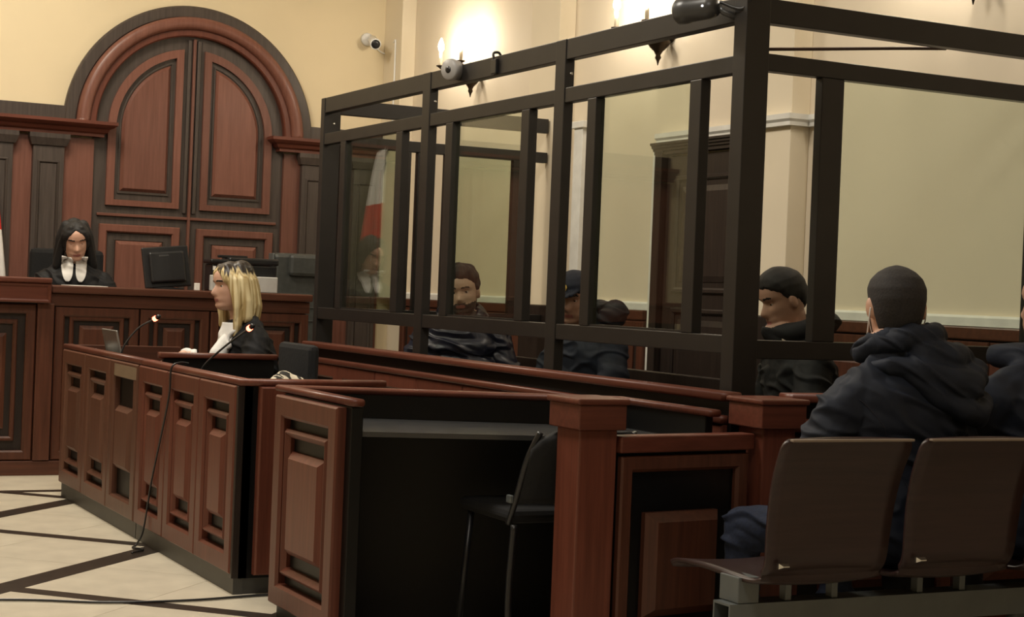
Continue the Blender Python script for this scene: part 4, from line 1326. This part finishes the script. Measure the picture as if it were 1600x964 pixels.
        self.bvh = BVHTree.FromPolygons([Vector(c) for c in co], [tuple(p.vertices) for p in me.polygons])
        return self

    def hf(self, p): return self.hc + self.HR @ (Vector(p) * self.hs)

    def eyes(self, lid=.35, look=(0, 1, -.1), iris=.86):
        look = Vector(look).normalized()
        for sx in (-1, 1):
            bm = B()
            bmesh.ops.create_uvsphere(bm, u_segments=20, v_segments=14, radius=.0128)
            c = Vector((sx * .031, .0535, .005))
            for f in bm.faces:
                n = f.calc_center_median().normalized()
                f.material_index = 1 if n.dot(look) > iris else 0
                if n.z > lid: f.material_index = 2
            for v in bm.verts: v.co = self.hf(c + v.co)
            obj('eye', bm, [eye_w, eye_d, self.root.data.materials[1]], self.root, True)

    def hair_shell(self, line, thick, mat, voxel=.005, extra=None, rough=.0, name='hair', smooth=1, na=96, nz=64):
        """line(az) = lowest z of the hair; thick(az, z) outward offset"""
        def off(A, Z):
            hl = line(np.abs(A)) + .004 * np.sin(A * 17) * np.sin(A * 7.3 + 1)
            m = np.clip((Z - hl) / .008, 0, 1)
            m2 = .22 + .78 * np.clip((Z - hl) / .035, 0, 1)
            n = np.zeros_like(Z)
            if rough:
                for i in range(Z.shape[0]):
                    for j in range(Z.shape[1]):
                        a = A[i, j]
                        n[i, j] = noise.noise(Vector((math.sin(a) * 3, math.cos(a) * 3, Z[i, j] * 40)))
            return m * (m2 * thick(np.abs(A), Z) + n * rough) - (1 - m) * .014
        bm = B()
        grid_to_bm(bm, head_grid(na, nz, off), self.hf)
        if extra: extra(self, bm)
        co, me = remesh(bm, voxel, smooth)
        return link_mesh(name, me, mat, self.root, True)

    def patch(self, name, mat, pts_fn, nu, nv_, off, thick, dirv=(0, -1, 0), out=.4):
        """cloth patch laid on the figure: pts_fn(u, v) -> local (x, y, z) start; cast along dirv (local)"""
        bm = B()
        d = self.R @ Vector(dirv)
        rows = []
        last = None
        for i in range(nu + 1):
            row = []
            for j in range(nv_ + 1):
                p = self.W(pts_fn(i / nu, j / nv_))
                hit = self.bvh.ray_cast(p - d * out, d, .8)[0]
                q = (hit - d * off) if hit is not None else p
                row.append(bm.verts.new(q))
            rows.append(row)
        for i in range(nu):
            for j in range(nv_):
                bm.faces.new((rows[i][j], rows[i + 1][j], rows[i + 1][j + 1], rows[i][j + 1]))
        bmesh.ops.smooth_vert(bm, verts=bm.verts[:], factor=.5, use_axis_x=True, use_axis_y=True, use_axis_z=True)
        o = obj(name, bm, mat, self.root, True)
        m = o.modifiers.new('thick', 'SOLIDIFY'); m.thickness = thick; m.offset = 1
        return o


def std_line(front=.062, temple=.030, ear=-.004, nape=-.07):
    return lambda a: np.interp(a, [0, .5, .95, 1.25, 1.55, 1.9, 2.4, 3.15], [front, front - .002, temple + .02, temple, ear - .01, ear + .002, nape + .02, nape])


SIT = {'L': ((-.12, .46, .09), (-.13, .46, -.34)), 'R': ((.12, .46, .09), (.13, .46, -.34))}

# --- man in the foreground, seen from behind
def collar_roll(fig, bm):
    W = fig.W
    capsule_chain(bm, [W((-.075, .09, .615)), W((-.095, .03, .625)), W((-.085, -.03, .64)), W((.0, -.06, .65)), W((.075, -.04, .65)), W((.095, .03, .635)), W((.08, .09, .62))], [.026, .034, .038, .040, .040, .036, .03])


def hood_piece(fig):
    """hood hanging on the back, heavier towards the right"""
    W = fig.W
    bm = B()
    capsule_chain(bm, [W((-.105, .05, .60)), W((-.11, -.02, .625)), W((-.05, -.085, .655)), W((.04, -.095, .665)), W((.10, -.03, .655)), W((.10, .05, .63))], [.026, .032, .038, .036, .036, .028])
    capsule_chain(bm, [W((-.15, -.02, .555)), W((-.10, -.085, .575)), W((-.02, -.13, .565)), W((.06, -.15, .535)), W((.13, -.15, .525)), W((.20, -.09, .555)), W((.19, -.01, .59))], [.018, .028, .038, .048, .052, .046, .030])
    capsule_chain(bm, [W((-.06, -.115, .545)), W((.02, -.15, .49)), W((.10, -.165, .448)), W((.17, -.15, .44)), W((.225, -.10, .47))], [.020, .030, .038, .040, .034])
    capsule_chain(bm, [W((.0, -.10, .61)), W((.08, -.12, .60)), W((.15, -.08, .60))], [.05, .05, .045])
    capsule_chain(bm, [W((.03, -.11, .54)), W((.12, -.13, .49))], [.05, .05])
    co, me = remesh(bm, .005, 5)
    nr = np.empty(len(me.vertices) * 3); me.vertices.foreach_get('normal', nr); nr = nr.reshape(-1, 3)
    d = np.array([(1 - min(1, abs(noise.noise(Vector((p[0] * 9 + p[2] * 7, p[1] * 6, p[2] * 15 + p[0] * 8)))) * 4)) - .3 for p in co])
    co = co + nr * (d * .008)[:, None]
    me.vertices.foreach_set('co', co.ravel()); me.update()
    return link_mesh('hood', me, navy, fig.root, True)


m1 = Figure('man with cropped dark hair in a dark hooded jacket sitting with his back to us', (3.275, 3.84, .42), 0)
m1.build(s=1.0, bulk=1.15, lean=-.02, side=-.02, head=(-.025, .0, .742), hyaw=-22, hpitch=-2, hs=1.02,
         arms={'L': ((-.315, .04, .21), (-.10, .30, .16), (.5, .8, -.2), .7), 'R': ((.31, .10, .20), (.12, .36, .17), (-.5, .8, -.2), .7)},
         legs={'L': ((-.262, .39, .045), (-.235, .40, -.33)), 'R': ((.13, .44, .07), (.14, .42, -.33))},
         mats=[navy, skin, jeans, shoe_m, lip_m, dark_hair], neck_z=.095, voxel=.0055, wr=.010, extra=collar_roll, sh_z=.445, soft=7)
m1.eyes()
hood_piece(m1)
m1.hair_shell(lambda a: np.interp(a, [0, .5, .95, 1.25, 1.5, 1.75, 2.0, 3.15], [.060, .058, .05, .03, -.02, -.035, -.085, -.105]), lambda a, z: .0065 + 0 * z, buzz_hair, .004)
m1.patch('seam', navy2, lambda u, v: (-.22 + .16 * u, 0, .47 - .30 * u ** 1.4 + .008 * v), 30, 1, .002, .003, (0, 1, 0))
# face mask hooked over the ears
bm = B()
A = np.linspace(-1.25, 1.25, 30); Zm = np.linspace(-.112, -.028, 14)
AA, ZZ = np.meshgrid(A, Zm)
XX, YY = head_surface(AA, ZZ)
G = np.stack([XX * 1.06, YY * 1.0 + .007, ZZ], -1)
rows = [[bm.verts.new(m1.hf(G[i, j])) for j in range(30)] for i in range(14)]
for i in range(13):
    for j in range(29): bm.faces.new((rows[i][j], rows[i][j + 1], rows[i + 1][j + 1], rows[i + 1][j]))
mk = obj('face_mask', bm, white_cloth, m1.root, True)
mk.modifiers.new('thick', 'SOLIDIFY').thickness = .002
for sx in (-1, 1):
    obj('ear_loop', tube(B(), [m1.hf(p) for p in spline([(sx * .074, .030, -.10), (sx * .079, .005, -.07), (sx * .083, -.018, -.035), (sx * .082, -.026, -.005)])], .0022, 6), white_cloth, mk, True)

# --- his neighbour, mostly out of the frame
def hood2(fig, bm):
    W = fig.W
    capsule_chain(bm, [W((-.09, .10, .60)), W((-.08, .0, .60)), W((0, -.06, .60)), W((.08, 0, .60)), W((.09, .10, .60))], [.035, .045, .05, .045, .035])


m2 = Figure('man in a dark navy jacket cut off by the right edge of the picture', (3.86, 3.86, .42), 0)
m2.build(s=1.0, bulk=1.18, lean=-.02, head=(.045, .02, .765), hyaw=10, hs=1.04,
         arms={'L': ((-.29, .12, .20), (-.17, .36, .17), (.5, .8, -.2), .7), 'R': ((.29, .14, .20), (.17, .36, .17), (-.5, .8, -.2), .7)},
         legs={'L': ((-.15, .46, .075), (-.15, .44, -.33)), 'R': ((.15, .46, .075), (.15, .44, -.33))},
         mats=[navy, skin, black_jk, shoe_m, lip_m, dark_hair], neck_z=.06, voxel=.0065, wr=.006, extra=hood2)
m2.eyes()
m2.hair_shell(std_line(), lambda a, z: .009 + 0 * z, dark_hair, .005)

# --- judge
jd = Figure('dark-haired woman in a black robe and white collar sitting behind the judge bench', (2.335, 10.58, .685), 190)
jd.build(s=.93, bulk=1.10, lean=.16, head=(0.0, .225, .695), hyaw=6, hpitch=-20, hroll=5, hs=1.0, girl=True,
         arms={'L': ((-.29, .17, .24), (-.13, .34, .20), (.55, .8, -.2), .8), 'R': ((.28, .17, .24), (.10, .34, .20), (-.55, .8, -.2), .8)},
         legs={'L': ((-.11, .40, .06), (-.12, .40, -.29)), 'R': ((.11, .40, .06), (.12, .40, -.29))},
         mats=[robe, skin_f, robe, shoe_m, lip_m, dark_hair], neck_z=.03, voxel=.0045, wr=.007)
jd.eyes(lid=-.15, look=(0, .8, -.6))


def long_hair(fig, bm):
    H = fig.hf
    for sx in (-1, 1):
        capsule_chain(bm, [H((sx * .030, .045, .098)), H((sx * .070, .028, .050)), H((sx * .086, .008, -.01)), H((sx * .096, -.005, -.08)), H((sx * .108, -.01, -.16)), H((sx * .115, -.01, -.23))], [.018, .018, .018, .024, .028, .016])
        capsule_chain(bm, [H((sx * .05, -.03, .09)), H((sx * .082, -.03, .02)), H((sx * .094, -.035, -.08)), H((sx * .10, -.04, -.17)), H((sx * .10, -.05, -.24))], [.035, .032, .034, .034, .018])
    capsule_chain(bm, [H((0, -.06, .07)), H((0, -.095, .0)), H((0, -.10, -.1)), H((0, -.11, -.2))], [.06, .055, .055, .045])


jd.hair_shell(lambda a: np.interp(a, [0, .35, .6, .9, 1.2, 3.15], [.080, .066, .045, .0, -.06, -.09]), lambda a, z: .012 + 0 * z, dark_hair, .0045, long_hair)
for sx in (-1, 1):
    def pet(u, v, sx=sx):
        # u across, v from the neck down to the rounded tip
        wdt = .074 * (1 - .15 * v) * math.sqrt(max(.03, 1 - max(0, (v - .55) / .45) ** 2))
        return (sx * (.043 - .004 * v) + sx * (u - .5) * wdt, (.262), .590 - .150 * v + .012 * u * (1 - v))
    jd.patch('collar', white_cloth, pet, 10, 18, .010, .004, out=0.0)
pp = tag(boxo('paper_sheet', 2.16, 2.38, 9.83, 10.08, ZB, ZB + .004, paper, None, 0), 'sheet of white paper on the bench in front of the dark-haired judge', 'paper')

# --- blonde woman at the far desk, facing left
bw = Figure('blonde woman in a black robe with white front sitting at the far desk', (2.55, 7.50, .46), -92)
bw.build(s=.90, bulk=.98, lean=.10, head=(.0, .165, .680), hyaw=4, hpitch=-3, hs=.93, girl=True,
         arms={'L': ((-.24, .14, .24), (-.07, .37, .345), (.35, 1, -.1), 1.0), 'R': ((.25, .16, .24), (.02, .37, .345), (-.35, 1, -.1), 1.0)},
         legs={'L': ((-.10, .40, .05), (-.10, .38, -.36)), 'R': ((.10, .40, .05), (.10, .38, -.36))},
         mats=[robe, skin_f, robe, shoe_m, lip_m, brown_hair], neck_z=.02, voxel=.0045, wr=.006)
bw.eyes(lid=.3)
blonde, N, L, P = new_mat('blonde_hair_dark_roots')
at = N.new('ShaderNodeAttribute'); at.attribute_name = 'root'
cr = N.new('ShaderNodeValToRGB'); L.new(at.outputs['Fac'], cr.inputs[0]); L.new(cr.outputs[0], P.inputs['Base Color'])
cr.color_ramp.elements[0].color = (.80, .64, .34, 1); cr.color_ramp.elements[1].color = (.022, .014, .009, 1)
cr.color_ramp.elements[0].position = .35; cr.color_ramp.elements[1].position = .65
e = cr.color_ramp.elements.new(.12); e.color = (.40, .28, .11, 1)
e = cr.color_ramp.elements.new(.0); e.color = (.80, .68, .40, 1)
P.inputs['Roughness'].default_value = .45


def bob(fig, bm):
    H = fig.hf
    rnd = random.Random(3)
    for sx in (-1, 1):
        capsule_chain(bm, [H((sx * .04, .035, .095)), H((sx * .075, .025, .04)), H((sx * .086, .012, -.04)), H((sx * .09, -.002, -.12)), H((sx * .088, .004, -.19)), H((sx * .080, .015, -.25 if sx < 0 else -.20))], [.020, .022, .022, .024, .022, .010])
        capsule_chain(bm, [H((sx * .05, -.03, .09)), H((sx * .082, -.035, .02)), H((sx * .092, -.04, -.07)), H((sx * .09, -.045, -.15))], [.034, .032, .034, .030])
    capsule_chain(bm, [H((0, -.06, .07)), H((0, -.095, .0)), H((0, -.105, -.08)), H((0, -.105, -.15))], [.06, .055, .055, .045])
    for k in range(46):
        a = rnd.uniform(1.3, 3.1) * rnd.choice((-1, 1))
        s_, c_ = math.sin(a), math.cos(a)
        r0, zb_ = 1.0, -.16 + rnd.uniform(-.02, .02) - (.09 if abs(a) < 1.25 else 0) * rnd.random()
        pts = []
        for t in (0, .25, .5, .75, 1):
            z = .095 + (zb_ - .095) * t
            w = np.interp(z, [-.3, -.1, .0, .05, .095], [.096, .112, .108, .098, .052])
            d_ = np.interp(z, [-.3, -.1, .0, .05, .095], [.13, .155, .135, .12, .07])
            pts.append(H((s_ * w, c_ * d_ - (.0 if c_ < 0 else .05 * c_), z)))
        capsule_chain(bm, pts, [.006, .010, .011, .010, .004], 8)


hr = bw.hair_shell(lambda a: np.interp(a, [0, .35, .6, .9, 1.2, 3.15], [.075, .066, .045, .01, -.03, -.09]), lambda a, z: .014 + 0 * z, blonde, .0042, bob)
me = hr.data
n = len(me.vertices)
co = np.empty(n * 3); me.vertices.foreach_get('co', co); co = co.reshape(-1, 3) + np.array(WPOS[hr.name])
hh = (co - np.array(bw.hc)) @ np.array(bw.HR) / bw.hs
att = me.attributes.new('root', 'FLOAT', 'POINT')
az = np.arctan2(hh[:, 0], hh[:, 1])
streak = np.array([noise.noise(Vector((math.sin(a) * 7, math.cos(a) * 7, z * 2.5))) for a, z in zip(az, hh[:, 2])])
val = np.clip((hh[:, 2] - .050) / .055 + streak * 1.1 + .02, 0, 1)
att.data.foreach_set('value', np.maximum(val, np.clip(.05 + streak * .4, 0, .22)))
bw.patch('shirt_front', white_cloth, lambda u, v: (-.03 + (u - .5) * (.12 + .02 * math.sin(v * 9)), .30, .515 - .125 * v), 8, 14, .026, .020, out=0.0)
bm = B()
capsule_chain(bm, [bw.W((-.035, .150, .475)), bw.W((-.045, .195, .42)), bw.W((-.055, .235, .365)), bw.W((-.055, .262, .31))], [.026, .036, .040, .026])
co, me = remesh(bm, .005, 3)
link_mesh('jabot', me, white_cloth, bw.root, True)
for w0, d in bw.hands:
    obj('cuff', lathe(B(), [(.040, -.012), (.043, .0), (.041, .016)], axis_T(w0 - d * .02, d), 18), white_cloth, bw.root, True)

# --- bearded man in the cage
def puff(fig, bm):
    W = fig.W
    capsule_chain(bm, [W((-.08, .11, .57)), W((-.09, .02, .60)), W((0, -.05, .61)), W((.09, .02, .60)), W((.08, .11, .57)), W((-.08, .11, .57))], [.045] * 6)
    for z in (.12, .22, .32, .42):
        for sx in (-1, 1):
            capsule_chain(bm, [W((sx * .0, .17, z)), W((sx * .12, .16, z)), W((sx * .20, .08, z + .01))], [.035, .04, .035])


def beard(h, idx, face):
    ax = np.abs(h[:, 0])
    idx[(idx == 1) & (h[:, 2] < -.055) & (h[:, 2] > -.3) & ((ax > .062) | (h[:, 1] < -.02))] = 0
    b = (h[:, 1] > -.005) & (idx != 4) & ((h[:, 2] < -.047 - .35 * np.maximum(0, .03 - ax) * 0) & (ax < .08)) & (idx == 1) & ~((ax < .010) & (h[:, 2] > -.05))
    b &= (h[:, 2] < np.where(ax < .028, -.048, -.055 + .9 * np.maximum(0, ax - .045)))
    idx[b] = 5


pb = Figure('bearded man in a shiny navy puffer jacket sitting behind the cage glass', (4.07, 8.50, .44), -152)
pb.build(s=.97, bulk=1.15, lean=.07, head=(0, .11, .715), hyaw=-10, hpitch=-4, hroll=7, hs=1.1,
         arms={'L': ((-.30, .12, .22), (-.10, .30, .18), (.8, .5, 0), .8), 'R': ((.30, .12, .22), (.10, .30, .18), (-.8, .5, 0), .8)},
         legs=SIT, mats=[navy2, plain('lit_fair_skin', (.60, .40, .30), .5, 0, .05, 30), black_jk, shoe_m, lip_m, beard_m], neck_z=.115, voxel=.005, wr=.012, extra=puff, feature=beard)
pb.eyes(lid=.45, look=(-.2, 1, .1))
pb.hair_shell(std_line(.070, .035, -.01, -.06), lambda a, z: .012 + .024 * np.clip((z - .05) / .05, 0, 1), brown_hair, .0045, None, .014)

def hood3(fig, bm):
    hood2(fig, bm)
    W = fig.W
    capsule_chain(bm, [W((-.09, .03, .62)), W((-.06, -.05, .645)), W((.06, -.05, .645)), W((.09, .03, .62))], [.045, .06, .06, .045])
    capsule_chain(bm, [W((-.08, .13, .63)), W((0, .17, .64)), W((.08, .13, .63))], [.045, .05, .045])


# --- guard with the cap, facing left
gd = Figure('guard in a navy cap with a gold emblem half hidden behind the cage post', (4.14, 7.08, .44), -98)
gd.build(s=.99, bulk=1.16, lean=.10, head=(0, .16, .71), hyaw=24, hpitch=-14, hs=1.05,
         arms={'L': ((-.30, .14, .22), (-.12, .34, .16), (.6, .8, 0), .7), 'R': ((.30, .14, .22), (.12, .34, .16), (-.6, .8, 0), .7)},
         legs=SIT, mats=[navy, skin_d, navy, shoe_m, lip_m, dark_hair], neck_z=.07, voxel=.0055, wr=.008, extra=hood3)
gd.eyes(lid=.1)
gd.hair_shell(std_line(), lambda a, z: .006 + 0 * z, dark_hair, .005)


def visor(fig, bm):
    H = fig.hf
    for k in range(-3, 4):
        x = k * .019
        capsule_chain(bm, [H((x, .07, .052)), H((x * .95, .115, .046)), H((x * .85, .150 - .0009 * k * k * 4, .036))], [.008, .008, .007], 8)


cap = gd.hair_shell(lambda a: np.interp(a, [0, 1.2, 3.15], [.040, .030, .010]), lambda a, z: .014 + .006 * np.clip(z / .1, 0, 1), cap_m, .005, visor, 0, 'cap')
obj('emblem', lathe(B(), [(.020, 0), (.019, .004), (.010, .007)], axis_T(gd.hf((0, .101, .072)), gd.HR @ Vector((0, 1, .35))), 8), gold_m, cap)

# --- dark-haired man in the near end of the cage, in profile
def bigcollar(fig, bm):
    W = fig.W
    capsule_chain(bm, [W((-.09, .14, .605)), W((-.105, .05, .635)), W((-.05, -.03, .65)), W((.05, -.03, .65)), W((.105, .05, .635)), W((.09, .14, .605)), W((0, .185, .605)), W((-.09, .14, .605))], [.042] * 8)


pd = Figure('dark-haired man in a black jacket seen in profile inside the near end of the cage', (4.16, 5.38, .44), -72)
pd.build(s=1.0, bulk=1.15, lean=.10, head=(0, .155, .735), hyaw=6, hpitch=-20, hs=1.02,
         arms={'L': ((-.30, .14, .22), (-.10, .33, .18), (.6, .8, 0), .8), 'R': ((.30, .14, .22), (.10, .33, .18), (-.6, .8, 0), .8)},
         legs=SIT, mats=[black_jk, skin_d, navy2, shoe_m, lip_m, dark_hair], neck_z=.05, voxel=.005, wr=.008, extra=bigcollar)
pd.eyes(lid=.1, look=(0, .9, -.3))
pd.hair_shell(std_line(.064, .03, -.012, -.065), lambda a, z: .012 + .010 * np.clip((z - .04) / .06, 0, 1), dark_hair, .0045)
pd.patch('collar_lining', plain('pale_lining', (.5, .40, .30), .8), lambda u, v: (-.125 + .035 * u, .3, .515 + .05 * v + .02 * u), 5, 6, .004, .003)
